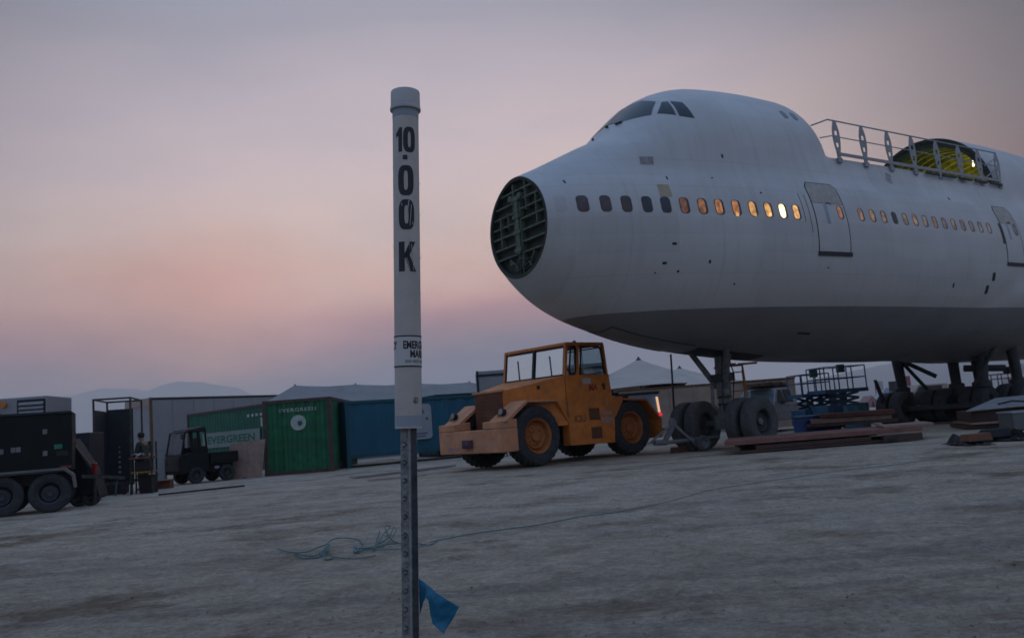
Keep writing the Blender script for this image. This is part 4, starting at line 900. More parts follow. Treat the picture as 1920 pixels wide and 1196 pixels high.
    q=MB(); q.hexa([(RF-.06,yn,zf-.09),(RB+.03,yn,zf-.09),(RB+.03,yf,zf-.09),(RF-.06,yf,zf-.09),(RF-.04,yn,zf),(RB,yn,zf),(RB,yf,zf),(RF-.04,yf,zf)]); q.build('cab_roof',ORG,t,bevel=0.02)
    q=MB(); q.box(1.24,2.94,yn+.3,yf-.3,1.5,1.75); q.box(2.86,2.95,yn,yf,1.72,2.36); q.build('cab_floor',ORG,t)
    for y in (yn+.035,yf-.035):
        post((1.26,y,2.34),(RF,y,zf-.05),.075); post((2.90,y,2.34),(RB-.03,y,zf-.05),.08); post((1.72,y,2.34),(1.80,y,zf-.05),.10)
        post((2.90,y,1.72),(2.90,y,2.36),.08)
    ym=(yn+yf)/2
    post((1.25,ym,2.34),(RF-.01,ym,zf-.05),.075,BLK)
    # black rubber seals round each pane
    def loop(pts,name='window_seal'):
        q=MB(); n=len(pts)
        for i in range(n): q.bar(pts[i],pts[(i+1)%n],.035)
        return q.build(name,BLK,t)
    def pane(pts,seal=True):
        if seal: s_=loop(pts)
        q=MB(); q.face(pts); return q.build('window_pane',GLS,s_ if seal else t)
    def fx(z,y,d=-.005): return (1.26+(RF-1.26)*(z-2.34)/(zf-.05-2.34)+d,y,z)
    for y0,y1 in ((yn+.09,ym-.05),(ym+.05,yf-.09)): pane([fx(2.38,y0),fx(2.38,y1),fx(3.14,y1),fx(3.14,y0)])
    for y in (yn-.0,yf+.0):
        pane([(1.42,y,2.50),(1.46,y,2.40),(1.62,y,2.40),(1.66,y,2.50),(1.73,y,3.08),(1.70,y,3.15),(1.58,y,3.15),(1.53,y,3.08)])
        pane([(1.88,y,2.36),(2.78,y,2.34),(2.81,y,2.40),(2.71,y,3.08),(2.66,y,3.14),(1.95,y,3.14),(1.91,y,3.08),(1.85,y,2.42)])
        q=MB(); q.prism([(1.30,2.34),(1.68,2.34),(1.75,3.18),(1.46,3.18)],y-.004,y+.004); q.b.free()
    pane([(2.91,yn+.12,2.42),(2.91,yf-.12,2.42),(2.85,yf-.12,3.14),(2.85,yn+.12,3.14)])
    q=MB(); q.box(2.86,2.93,yn,yf,2.30,2.38); q.build('cab_pillar',ORG,t)
    post((2.89,ym-.2,2.36),(2.85,ym-.2,3.2),.03,BLK); post((2.2,yn+.25,2.3),(2.16,yn+.2,3.15),.015,BLK,'aerial')
    # sun visor strip, wipers and interior
    q=MB(); q.box(1.46,1.50,yn+.10,yf-.10,3.00,3.14); q.build('sun_visor',DGREY,t)
    for y0 in (yn+.55,ym+.6): post(fx(2.40,y0,-.02),fx(2.95,y0+.12,-.02),.018,BLK,'wiper')
    q=MB(); q.box(1.9,2.35,ym-.9,ym-.35,1.75,2.18); q.box(2.30,2.42,ym-.9,ym-.35,2.1,2.60); q.build('driver_seat',BLK,t,bevel=0.04)
    q=MB(); q.bar((1.45,ym-.62,2.1),(1.68,ym-.62,2.42),.04); q.lathe([(.17,-.012),(.19,0),(.17,.012)],(1.70,ym-.62,2.44),'x',18); q.build('steering_wheel',BLK,t)
    q=MB(); q.bar((1.5,ym+.35,2.36),(1.5,ym+.35,2.62),.04); q.bar((1.5,ym+.2,2.62),(1.5,ym+.9,2.62),.03); q.build('grab_rail',BLK,t)
    q=MB(); q.lathe([(.01,0),(.05,.01),(.05,.05),(.01,.08)],(1.95,yn+.25,zf),'z',10); q.build('beacon',BLK,t,smooth=True)
    # door
    d=MB(); d.prism([(1.80,1.42),(1.80,2.30),(2.80,2.30),(2.92,1.72),(2.95,1.42)],yn-.022,yn-.002); dr=d.build('cab_door',ORG,t,bevel=0.006)
    m=MB(); m.box(2.62,2.72,yn-.045,yn-.022,2.02,2.07); m.box(2.66,2.74,yn-.035,yn-.022,1.92,2.1); m.build('handle',BLK,dr)
    m=MB(); m.box(1.86,2.20,yn-.03,yn-.022,2.10,2.26); m.build('white_sticker',mat('sticker_pink',(0.42,0.36,0.36),0.6,var=0.4,scale=20),dr)
    place_text('MA',.34,.19,(2.27,yn-.028,2.00),(1,0,0),(0,0,1),mat('red_lettering',(0.24,0.02,0.015),0.6),'lettering',dr,0.03)
    m=MB(); m.box(2.74,2.80,yn-.035,yn-.022,1.47,1.70); m.build('hinge',ORGD,dr)
    # rear deck
    r=MB(); r.box(2.96,5.02,Y(.5),Y(2.16),1.2,1.62); r.build('rear_deck',ORG,t,bevel=0.02)
    for a,c_ in ((0.0,.56),(2.10,2.66)):
        r=MB(); r.prism([(3.02,1.16),(3.44,1.66),(4.50,1.60),(5.10,.98),(5.04,.42),(4.96,.42),(5.02,.96),(4.47,1.54),(3.47,1.60),(3.10,1.14)],Y(a),Y(c_)); r.build('rear_fender',ORG,t,bevel=0.01)
    r=MB(); r.box(3.0,4.4,Y(.62),Y(2.0),1.62,1.74); r.bar((3.3,Y(.8),1.82),(4.3,Y(1.2),1.92),.14,.10); r.cyl((3.6,Y(1.4),1.75),(3.6,Y(1.4),1.95),.09,n=10); r.bar((4.0,Y(.7),1.80),(4.4,Y(1.9),1.86),.10); r.build('winch_gear',BLK,t)
    RO=mat('orange_rim',(0.34,0.105,0.022),0.6,var=0.3,scale=4,dirt=0.6,dcol=(0.20,0.08,0.03))
    for x in (.12,3.80):
        for l,sd in ((.27,-1),(2.39,1)):
            wheel(t,x,Y(l),.80,.52,sd,RUB,RO,lug=.028,rin=.56,n=52,bolts=10)
    for k in range(3):
        m=MB(); m.tube([(-.9+.1*k,Y(.3),.46),(-.88+.1*k,Y(.28),.34),(-.8+.1*k,Y(.3),.36),(-.78+.1*k,Y(.33),.46)],.010); m.build('hose',BLK,t)
tug()

# ================================================================ things round about
def gp(px,Y,z=0.0):
    """point at depth Y and height z that appears in pixel column px"""
    k=(px-960)/FPX; dz=z-CH
    # (X*R.x+Y*R.y+dz*R.z) = k*(X*F.x+Y*F.y+dz*F.z)
    X=(k*(Y*_F.y+dz*_F.z)-Y*_R.y-dz*_R.z)/(_R.x-k*_F.x); return Vector((X,Y,z))

def container(name,label,cat,loc,rz,Lx,Ly,H,m,frame,z0=0.0,pitch=0.26,doors=None,group=None):
    """origin at the near left corner; x along the front, y away"""
    t=thing(name,label,cat,loc,rz,group)
    def corr(p,q,name='wall'):
        p=Vector(p); q=Vector(q); d=q-p; n_=max(1,int(d.length/pitch)); u=d.normalized(); nn=Vector((u.y,-u.x,0))
        pts=[]
        for i in range(n_):
            a=d.length*i/n_; s_=d.length/n_
            pts+= [p+u*(a+s_*0.0)+nn*0.0, p+u*(a+s_*0.30)+nn*0.0, p+u*(a+s_*0.45)-nn*0.035, p+u*(a+s_*0.80)-nn*0.035, p+u*(a+s_*0.97)-nn*0.0]
        pts.append(q)
        mb=MB(); mb.grid([[Vector((v.x,v.y,z0+0.10)) for v in pts],[Vector((v.x,v.y,z0+H-0.08)) for v in pts]]); return mb.build(name,m,t)
    e=0.04
    corr((e,e,0),(Lx-e,e,0)); corr((Lx-e,e,0),(Lx-e,Ly-e,0)); corr((Lx-e,Ly-e,0),(e,Ly-e,0)); corr((e,Ly-e,0),(e,e,0))
    mb=MB(); mb.box(0.05,Lx-0.05,0.05,Ly-0.05,z0+H-0.09,z0+H-0.03); mb.build('roof',m,t)
    mb=MB(); mb.box(0.05,Lx-0.05,0.05,Ly-0.05,z0+0.08,z0+0.13); mb.build('floor',frame,t)
    for x in (0,Lx-0.14):
        for y in (0,Ly-0.14): mb=MB(); mb.box(x,x+0.14,y,y+0.14,z0,z0+H); mb.build('corner_post',frame,t,bevel=0.01)
    for z in (z0,z0+H-0.12):
        for y in (0.01,Ly-0.11): mb=MB(); mb.box(0.14,Lx-0.14,y,y+0.10,z+0.005,z+0.115); mb.build('rail',frame,t)
        for x in (0.01,Lx-0.11): mb=MB(); mb.box(x,x+0.10,0.14,Ly-0.14,z+0.005,z+0.115); mb.build('rail',frame,t)
    return t

# green container, end towards the camera
cN=Vector((-9.03,30.19,0)); 
c1=container('shipping_container','rusty green shipping container seen end on with a round white emblem','container',cN,R(3),2.40,6.06,2.62,GREEN,RUST,pitch=0.30)
WH=mat('white_stencil',(0.40,0.42,0.42),0.6,var=0.25,scale=14,dirt=0.4,dcol=(0.1,0.2,0.15))
def disc_mesh(r,n=32,inner=None):
    b=bmesh.new(); A=[b.verts.new((r*math.cos(2*PI*i/n),r*math.sin(2*PI*i/n),0)) for i in range(n)]
    if inner:
        B=[b.verts.new((inner*math.cos(2*PI*i/n),inner*math.sin(2*PI*i/n),0)) for i in range(n)]
        for i in range(n): b.faces.new((A[i],A[(i+1)%n],B[(i+1)%n],B[i]))
    else: b.faces.new(A)
    return b
def flat(b,origin,xd,ud,m,name,parent):
    x=Vector(xd).normalized(); u=Vector(ud).normalized()
    for v in b.verts: v.co=Vector(origin)+x*v.co.x+u*v.co.y
    q=MB(); q.b.free(); q.b=b; return q.build(name,m,parent)
flat(disc_mesh(0.27),(1.23,0.030,1.78),(1,0,0),(0,0,1),WH,'emblem',c1)
e_=text_bm('X',0.2,0.2); e_.free()
b=bmesh.new(); b.faces.new([b.verts.new(p) for p in ((-.07,-.05,0),(-.02,-.1,0),(.08,-.06,0),(.09,.04,0),(.02,.09,0),(-.08,.05,0))]); flat(b,(1.28,0.026,1.76),(1,0,0),(0,0,1),GREEN,'emblem',c1)
place_text('EVERGREEN',1.30,.13,(1.22,0.030,2.24),(1,0,0),(0,0,1),WH,'lettering',c1,0.02,1.15)
for x in (0.62,1.80):
    q=MB(); q.cyl((x,-0.02,0.12),(x,-0.02,2.5),0.017,n=8); q.build('lock_rod',GREEN,c1)

# faded green container, long side, with the big lettering
dirA=Vector((-5.95,5.8,0)).normalized(); A0=Vector((-10.85,37.5,0)); angA=math.atan2(-dirA.y,-dirA.x)
LA=8.3; farA=A0+dirA*LA
c2=container('shipping_container','faded green shipping container with white lettering panel, long side behind the small cart','container',farA,angA,LA,2.44,2.9,GRN2,RUST,pitch=0.28)
q=MB(); q.box(LA-6.6,LA-1.0,-0.012,0.001,1.12,1.84); pan=q.build('lettering_panel',mat('white_panel_aged',(0.17,0.21,0.20),0.6,var=0.1,dirt=0.4,dcol=(0.12,0.2,0.17),scale=3),c2)
place_text('EVERGREEN',4.6,.36,(LA-3.75,-0.016,1.48),(1,0,0),(0,0,1),GRN2,'lettering',pan,0.03)
for k in range(4):
    q=MB(); q.box(LA-2.1+0.38*k,LA-1.9+0.38*k,-0.006,0.001,2.38,2.50); q.build('stencil_mark',WH,c2)
q=MB(); q.box(LA-.9,LA-.75,-0.006,0.001,1.9,2.3); q.build('stencil_mark',WH,c2)

# blue container on legs
b0=gp(652,31.7); 
c3=container('shipping_container','blue container raised on short legs, with a pale poster, behind the marker post','container',b0,R(29),6.06,2.44,2.12,BLUE,BLU2,z0=0.34,pitch=0.62)
for x in (0.0,5.9):
    for y in (0.0,2.3): q=MB(); q.box(x,x+0.14,y,y+0.14,0.0,0.34); q.build('leg',BLU2,c3)
q=MB(); pts=rrect(0.98,1.35,0.16); q.prism([(2.95+x,1.52+y) for x,y in pts],-0.03,-0.005); po=q.build('poster',mat('poster_paper',(0.30,0.33,0.36),0.6,var=0.08),c3)
POD=mat('poster_green',(0.10,0.14,0.13),0.7,var=0.4,scale=5); POB=mat('poster_blue',(0.10,0.12,0.20),0.7,var=0.3)
b=bmesh.new()
def blob(cx,cz,pts): 
    b=bmesh.new(); b.faces.new([b.verts.new((cx+x,cz+z,0)) for x,z in pts]); return b
flat(blob(2.90,1.70,[(-.16,.3),(.02,.38),(.18,.30),(.26,.12),(.16,.14),(.12,-.12),(.02,-.32),(-.12,-.36),(-.16,-.18),(-.06,-.06),(-.14,.08),(-.2,.16)]),(0,-0.034,0),(1,0,0),(0,0,1),POD,'poster_print',po)
flat(disc_mesh(0.06,16),(3.24,-0.034,1.62),(1,0,0),(0,0,1),POD,'poster_print',po)
for z,w0 in ((1.06,.62),(0.96,.50)): q=MB(); q.box(2.92-w0/2,2.92+w0/2,-0.036,-0.032,z-.028,z+.028); q.build('poster_print',POB,po)
# second blue container further back
c4=container('shipping_container','teal blue container standing farther back, between the poster and the tow tractor','container',gp(823,36.8),R(27),6.06,2.44,2.66,BLU2,BLK,pitch=0.5)

# pale box trailer at the left
tb=gp(285,46.0); ang=math.atan2(5.4,4.0)
t=thing('box_trailer','long pale grey box trailer standing behind the steel rack, half hidden by the containers','trailer',tb,ang)
q=MB(); q.box(0,13.0,0.0,2.6,0.95,4.05); q.build('body',WHITE,t,bevel=0.03)
q=MB(); q.box(-0.03,0.0,0.06,2.54,3.62,3.90); q.build('tan_band',TAN,t); q=MB(); q.box(-0.02,13.0,-0.02,0.0,3.93,4.05); q.build('roof_rail',DGREY,t)
for x in (0.02,): q=MB(); q.box(x-0.05,x+0.07,-0.04,0.08,0.95,4.06); q.build('corner_post',BRN,t)
for k in range(1,10): q=MB(); q.box(1.3*k-0.02,1.3*k+0.02,-0.015,0.0,1.0,3.95); q.build('panel_seam',LGREY,t)
for x in (1.2,2.4): wheel(t,x,0.3,0.5,0.3,-1,RUB,STEEL,n=24); wheel(t,x,2.3,0.5,0.3,1,RUB,STEEL,n=24)
q=MB(); q.box(9.5,9.7,0.3,0.5,0.0,1.0); q.box(9.5,9.7,2.1,2.3,0,1.0); q.build('landing_leg',STEEL,t)

# white semi trailer far behind the tug
p=gp(903,46.0)
t=thing('semi_trailer','long white semi trailer seen past and through the orange tractor cab','trailer',p,R(4))
q=MB(); q.box(0,6.9,0,2.6,1.1,4.10); q.build('body',WHITE,t,bevel=0.03); q=MB(); q.box(-0.02,6.92,-0.03,0.0,3.80,3.92); q.box(-0.02,0.1,-0.03,0.02,1.1,4.12); q.build('rail',DGREY,t)
for x in (4.5,5.7): wheel(t,x,0.3,0.5,0.3,-1,RUB,STEEL,n=20); wheel(t,x,2.3,0.5,0.3,1,RUB,STEEL,n=20)
q=MB(); q.box(1.2,1.4,0.3,0.5,0.0,1.1); q.box(1.2,1.4,2.1,2.3,0,1.1); q.build('landing_leg',STEEL,t)

# grey marquee behind the containers
def canopy(name,label,peaks,Y,width,eave,m,px0,px1,poles=True,walls=None,sag=0.5,poww=2.0):
    """peaks: list of (px,py,Ypeak); canvas stretched from a row of poles down to level eaves"""
    P=[atY(x,y,yy) for x,y,yy in peaks]; a=gp(px0,Y-width/2,eave); b_=gp(px1,Y-width/2,eave)
    t=thing(name,label,'tent',((a.x+b_.x)/2,Y,0)); o=t.location.copy()
    x0,x1=a.x,b_.x; nx,ny=64,24; rows=[]
    for j in range(ny+1):
        y=Y-width/2+width*j/ny; row=[]
        for i in range(nx+1):
            x=x0+(x1-x0)*i/nx; z=eave
            ex=min((x-x0),(x1-x))/(x1-x0); ey=min(j,ny-j)/ny
            tot=0
            for pk in P:
                d=math.hypot((x-pk.x),(y-pk.y)); tot=max(tot,(pk.z-eave)*math.exp(-d/sag)) if poww==1 else max(tot,(pk.z-eave)*max(0,1-(d/sag))**poww)
            dome=0.0
            row.append(Vector((x,y,eave+tot+dome*ex))-o)
        rows.append(row)
    mb=MB(); mb.grid(rows); mb.build('canopy',m,t,smooth=True)
    for pk in P:
        mb=MB(); mb.cyl(Vector((pk.x,pk.y,0))-o,pk-o+Vector((0,0,0.12)),0.05,n=8); mb.lathe([(0.16,-0.10),(0.12,0.0),(0.04,0.06)],pk-o,'z',10); mb.build('tent_pole',STEEL,t)
    for x in (x0,(x0+x1)/2,x1):
        mb=MB(); mb.cyl(Vector((x,Y-width/2,0))-o,Vector((x,Y-width/2,eave))-o,0.04,n=6); mb.build('side_pole',STEEL,t)
    if walls:
        mb=MB(); pts=[]
        for i in range(81):
            x=x0+(x1-x0)*i/80; pts.append((x,Y-width/2+0.05+0.04*math.sin(i*1.7)))
        mb.grid([[Vector((x,y,0.02))-o for x,y in pts],[Vector((x,y,eave))-o for x,y in pts]]); mb.build('side_wall',walls,t,smooth=True)
        mb=MB(); mb.box(x0-o.x,x1-o.x,-width/2-0.06,-width/2+0.0,eave-0.16,eave-0.03); mb.build('valance',BRN,t)
    return t
def gabled():
    L0=atY(553,722,46); L1=atY(880,716,52)
    t=thing('marquee','long low grey canvas marquee with small pole tips behind the blue containers','tent',(L0.x,L0.y,0)); o=t.location.copy()
    d=(L1-L0); d.z=0; Ln=d.length; u=d.normalized(); n_=Vector((-u.y,u.x,0))
    pk=[0.0,0.32,0.66,1.0]
    rows=[]
    for j,(v,hz) in enumerate(((-1,0),(-0.8,0.18),(-0.6,0.38),(-0.4,0.58),(-0.2,0.78),(-0.06,0.94),(0,1),(0.06,0.94),(0.3,0.68),(0.6,0.38),(1,0))):
        row=[]
        for i in range(61):
            s=i/60; dd=min(abs(s-k) for k in pk); top=L0.z+(L1.z-L0.z)*s-0.10*min(1,dd/0.16)**0.6
            e=0.35*math.cos(PI*s*6)*abs(v)*0.15
            row.append(L0+u*(s*Ln+ (v*v*1.4*(-1 if s<0.02 else (1 if s>0.98 else 0))))+n_*(v*5.0)+Vector((0,0,-L0.z+2.25+e+(top-2.25)*hz))-o)
        rows.append(row)
    mb=MB(); mb.grid(rows); mb.build('canopy',TENTG,t,smooth=True)
    for s in (0,1):
        for k,vv in enumerate(((-5,5),)):
            mb=MB(); c=L0+u*(s*Ln); top=Vector((c.x,c.y,L0.z+(L1.z-L0.z)*s))-o; ex=u*(-2.6 if s==0 else 2.6)
            A=c+n_*(-5)+ex; B=c+n_*5+ex; A.z=B.z=2.25; A-=o; B-=o
            a2=c+n_*(-5); b2=c+n_*5; a2.z=b2.z=2.25
            mb.face([top,A,B]); mb.face([top,a2-o,A]); mb.face([top,B,b2-o]); mb.build('gable_end',TENTG,t)
            for P_ in (A,B): mb=MB(); mb.cyl((P_.x,P_.y,0),P_,0.05,n=6); mb.build('tent_pole',STEEL,t)
    for k in pk:
        c=L0+u*(k*Ln); top=Vector((c.x,c.y,L0.z+(L1.z-L0.z)*k))-o; mb=MB(); mb.cyl((top.x,top.y,0),top+Vector((0,0,0.05)),0.04,n=6); mb.build('tent_pole',STEEL,t)
    mb=MB(); A=L0+n_*(-5); B=L1+n_*(-5); A.z=B.z=0; mb.face([A-o,B-o,B-o+Vector((0,0,2.2)),A-o+Vector((0,0,2.2))]); mb.build('side_wall',TENTG,t)
gabled()
canopy('peaked_tent','pale stretched canvas tent with one tall pointed peak behind the tractor cab',[(1197,673,48)],48,10,2.45,TENT,1100,1345,sag=6.4,poww=1.7)
canopy('peaked_tent','pale canvas tent with a lower pointed peak, right of the tall peaked one',[(1274,689,56)],56,10,2.55,TENT,1215,1425,sag=6.4,poww=1.8)
# tan wall
p=gp(1168,42.0)
t=thing('site_wall','low tan panel wall with a dark top rail running behind the nose wheels','wall',p,R(3))
q=MB(); q.box(0,8.8,0,0.12,0.0,2.30); q.build('panel',TAN,t); q=MB(); q.box(-0.03,8.83,-0.03,0.15,2.30,2.40); q.build('top_rail',BRN,t)
for k in range(8): q=MB(); q.box(0.05+1.22*k,0.13+1.22*k,-0.05,-0.001,0,2.3); q.build('batten',TAN,t)
# light blue cargo trailer with a lit strip
p=gp(1162,33.5)
t=thing('cargo_trailer','light blue cargo trailer with a glowing pale strip lamp, behind the tractor tail','trailer',p,R(2))
q=MB(); q.box(0,1.72,0,1.5,0.62,1.98); q.build('body',mat('pale_blue_paint',(0.17,0.24,0.31),0.5,var=0.15,scale=2),t,bevel=0.04); q=MB(); q.box(-0.02,1.74,-0.015,0.0,1.90,2.0); q.build('trim',DGREY,t)
q=MB(); q.cyl((1.66,-0.05,1.18),(1.61,-0.05,1.78),0.045,n=10); q.build('strip_lamp',glow('strip_glow',(0.8,0.6,0.45),lin((255,190,140)),0.75),t,smooth=True)
q=MB(); q.lathe([(0.005,-0.07),(0.06,-0.04),(0.07,0.0),(0.06,0.05),(0.005,0.07)],(1.69,-0.06,1.09),'z',12); q.build('tail_lamp',glow('red_glow',(0.5,0.02,0.02),lin((255,40,60)),0.8),t,smooth=True)
wheel(t,0.9,0.15,0.34,0.2,-1,RUB,STEEL,n=24); wheel(t,0.9,1.35,0.34,0.2,1,RUB,STEEL,n=24)
q=MB(); q.bar((1.72,0.75,0.5),(2.9,0.75,0.42),0.10); q.cyl((2.7,0.75,0),(2.7,0.75,0.5),0.04,n=8); q.build('drawbar',STEEL,t)

# tow bar in front of the nose wheels
t0=gp(1312,24.2); 
t=thing('tow_bar','pale grey wheeled tow bar lying in front of the left nose wheels','tow bar',t0,R(28)); t.scale=(0.82,0.82,0.82)
TBM=mat('towbar_grey',(0.15,0.155,0.17),0.5,0.2,var=0.2,dirt=0.4,dcol=(0.14,0.13,0.13))
q=MB(); q.cyl((0.9,0,0.42),(-1.3,0.12,0.40),0.07,n=10); q.cyl((-1.3,0.12,0.40),(-1.75,0.15,0.43),0.10,n=10); q.build('tube',TBM,t,smooth=True)
q=MB(); q.bar((-0.35,0.0,0.42),(-1.0,0.05,1.02),0.09); q.bar((-1.0,0.05,1.02),(-1.9,0.15,0.45),0.06); q.bar((-0.35,0,0.45),(-0.1,0,0.2),0.09); q.bar((-0.9,0.1,1.0),(-1.35,0.1,0.45),0.13); q.build('jack_frame',TBM,t)
q=MB(); q.cyl((0.0,-0.25,0.26),(0,0.3,0.26),0.04,n=8); q.bar((-0.1,0,0.26),(0.9,0.0,0.40),0.08); q.build('axle',STEEL,t)
for y in (-0.24,0.26): wheel(t,0.0,y,0.27,0.15,-1,RUBD,TBM,n=28,bolts=5)
q=MB(); q.lathe([(0.05,-0.03),(0.15,-0.03),(0.15,0.03),(0.05,0.03)],(-1.0,0.05,1.05),'y',14); q.build('ring',TBM,t)
# timber chock on the ground
p=gp(1278,24.4); t=thing('timber_chock','brown timber block on the ground beside the tow bar','chock',p,R(35)); q=MB(); q.hexa([(-.35,-.12,0),(.35,-.12,0),(.35,.12,0),(-.35,.12,0),(-.30,-.12,.16),(.30,-.12,.16),(.30,.12,.16),(-.30,.12,.16)]); q.build('block',BRN,t,bevel=0.01); q=MB(); q.tube([(.2,-.14,.1),(.3,-.2,.05),(.4,-.1,.02),(.35,.0,.02)],.012); q.build('lanyard',YEL,t)

# yellow step ladder under the belly
p=gp(1394,25.6)
t=thing('step_ladder','yellow step ladder with a platform top, standing under the airliner belly','ladder',p,R(-8))
for x in (-0.21,0.21):
    q=MB(); q.bar((x*1.35,-0.55,0),(x,0.0,2.42),0.05,0.03); q.build('rail',YEL,t); q=MB(); q.bar((x*1.4,0.75,0),(x,0.1,2.25),0.04,0.03); q.build('rear_leg',YEL,t)
for k in range(8):
    z=0.28*k+0.2; y=-0.55+0.55*z/2.28; w0=0.21*(1.35-0.35*z/2.28); q=MB(); q.box(-w0,w0,y-0.04,y+0.04,z,z+0.03); q.build('step',YEL,t)
q=MB(); q.box(-0.22,0.22,-0.1,0.25,2.36,2.41); q.build('platform',YEL,t); q=MB(); q.box(0.05,0.6,-0.4,-0.3,2.36,2.42); q.box(-0.3,0.0,-0.3,-0.2,2.38,2.44); q.build('tool_tray',mat('orange_tray',(0.35,0.12,0.02),0.6,var=0.4),t)

# silver pickup
def pickup():
    t=thing('pickup_truck','dusty silver crew cab pickup with lumber on its roof, parked behind the nose wheels','truck',gp(1450,34.6),R(50))
    # x: 0 at the front axle, +x to the rear; y: away from the camera
    W0=1.85
    def prof(pts,y0,y1,name,m,bev=0.04): q=MB(); q.prism(pts,y0,y1); return q.build(name,m,t,bevel=bev)
    body=[(-0.95,0.50),(-1.0,0.75),(-0.95,0.98),(-0.2,1.10),(0.62,1.16),(2.9,1.18),(2.9,1.12),(4.6,1.14),(4.65,0.55),(3.95,0.5),(3.9,0.75),(3.65,0.92),(3.35,0.92),(3.1,0.75),(3.05,0.48),(0.5,0.46),(0.45,0.72),(0.2,0.90),(-0.15,0.90),(-0.4,0.72),(-0.45,0.5)]
    prof(body,0,W0,'body',SILV)
    q=MB(); q.hexa([(0.55,0.06,1.15),(2.85,0.06,1.15),(2.85,W0-0.06,1.15),(0.55,W0-0.06,1.15),(1.22,0.20,1.80),(2.62,0.20,1.82),(2.62,W0-0.20,1.82),(1.22,W0-0.20,1.80)]); q.build('cab',SILV,t,bevel=0.05)
    q=MB(); q.face([(0.60,0.16,1.20),(0.60,W0-0.16,1.20),(1.16,W0-0.28,1.74),(1.16,0.28,1.74)])
    for v in q.b.verts: v.co+=Vector((-0.035,0,0.03))
    q.build('windscreen',mat('windscreen_glass',(0.09,0.12,0.13),0.18,var=0.1),t)
    for x0,x1 in ((0.92,1.62),(1.74,2.50)):
        q=MB(); f=lambda z:0.06+0.14*(z-1.15)/0.66-0.02
        q.face([(x0,f(1.2),1.2),(x1,f(1.2),1.2),(x1-0.04,f(1.72),1.72),(x0+(0.36 if x0<1 else 0.02),f(1.72),1.72)]); q.build('side_window',BLK,t)
    q=MB(); q.box(2.95,4.55,0.08,W0-0.08,0.95,1.10); q.build('bed_floor',BLK,t)
    q=MB(); q.box(-1.02,-0.97,0.3,W0-0.3,0.62,0.92); q.build('grille',BLK,t)
    for y in (0.18,W0-0.18): q=MB(); q.box(-1.0,-0.93,y-0.14,y+0.14,0.72,0.94); q.build('headlight',LGREY,t,bevel=0.02)
    q=MB(); q.box(-1.1,-0.96,0.02,W0-0.02,0.42,0.58); q.build('bumper',STEEL,t,bevel=0.02)
    q=MB(); q.box(0.95,1.1,-0.18,-0.02,1.12,1.28); q.build('wing_mirror',BLK,t,bevel=0.02)
    for k,x in enumerate((1.35,2.35)): q=MB(); q.box(x,x+0.05,0.2,W0-0.2,1.83,1.92); q.build('roof_rack',STEEL,t)
    for x in (1.70,2.55): q=MB(); q.box(x,x+0.14,-0.015,0.0,1.02,1.05); q.build('door_handle',BLK,t)
    for x in (0.02,3.5): wheel(t,x,0.13,0.37,0.25,-1,RUB,STEEL,n=28); wheel(t,x,W0-0.13,0.37,0.25,1,RUB,STEEL,n=28)
    l=thing('lumber_bundle','dark timber planks strapped on the roof rack of the silver pickup','lumber',Vector(t.location)+Vector((0,0,1.93)),R(50))
    q=MB()
    for k in range(4): q.box(0.7,2.9,0.45+0.24*k,0.66+0.24*k,0.0,0.10+0.02*(k%2))
    q.build('planks',BRN,l); q=MB(); q.box(1.4,1.44,0.42,1.42,-0.005,0.135); q.box(2.38,2.42,0.42,1.42,-0.005,0.135); q.build('strap',BLK,l)
pickup()

# scissor lifts
def lift(label,px,Y,rz,deck,L_,rail=1.1,m=LIFT,m2=LIFTG,group='lifts parked under the fuselage',low=0.55):
    t=thing('scissor_lift',label,'lift',gp(px,Y),rz,group); W_=1.15
    q=MB(); q.box(0,L_,0,W_,0.22,low); q.box(0.15,L_-0.15,-0.03,W_+0.03,0.30,low-0.1); q.build('chassis',m,t,bevel=0.03)
    for x in (0.3,L_-0.3):
        for y,sd in ((0.08,-1),(W_-0.08,1)): wheel(t,x,y,0.24,0.18,sd,RUB,STEEL,n=20,bolts=5)
    n=max(2,int((deck-low)/0.28)); 
    for k in range(n):
        z0=low+(deck-low)*k/n; z1=low+(deck-low)*(k+1)/n
        for y in (0.2,W_-0.2): q=MB(); q.bar((0.25,y,z0),(L_-0.25,y,z1),0.05,0.09); q.bar((L_-0.25,y+0.06,z0),(0.25,y+0.06,z1),0.05,0.09); q.build('scissor_arm',m,t)
    q=MB(); q.box(-0.05,L_+0.05,-0.02,W_+0.02,deck,deck+0.14); q.build('platform',m2,t)
    for y in (0.0,W_):
        for z in (0.55,rail): q=MB(); q.tube([(0,y,deck+z),(L_,y,deck+z)],0.022); q.build('rail',m2,t)
        k=max(2,int(L_/0.55))
        for i in range(k+1): q=MB(); q.cyl((L_*i/k,y,deck+0.1),(L_*i/k,y,deck+rail),0.024,n=6); q.build('rail_post',m2,t)
    for x in (0,L_):
        for z in (0.55,rail): q=MB(); q.tube([(x,0,deck+z),(x,W_,deck+z)],0.022); q.build('rail',m2,t)
    q=MB(); q.box(L_*0.3,L_*0.3+0.3,-0.12,0.02,deck+0.75,deck+1.05); q.build('control_box',LIFTG if m is LIFT else BLK,t,bevel=0.02)
    return t
lift('tall blue scissor lift with its railed platform half raised, nearest the plywood stack',1558,32.0,R(14),1.38,1.75,0.98,LIFT,LIFT,low=0.95)
lift('lower dark blue scissor lift just left of the taller blue one',1514,33.0,R(10),1.30,1.15,0.88,LIFT,LIFT,low=0.85)
lift('grey railed scissor lift beyond the rear wheels at the right edge',1880,38.0,R(6),0.95,1.0,0.75,DGREY,GEAR)
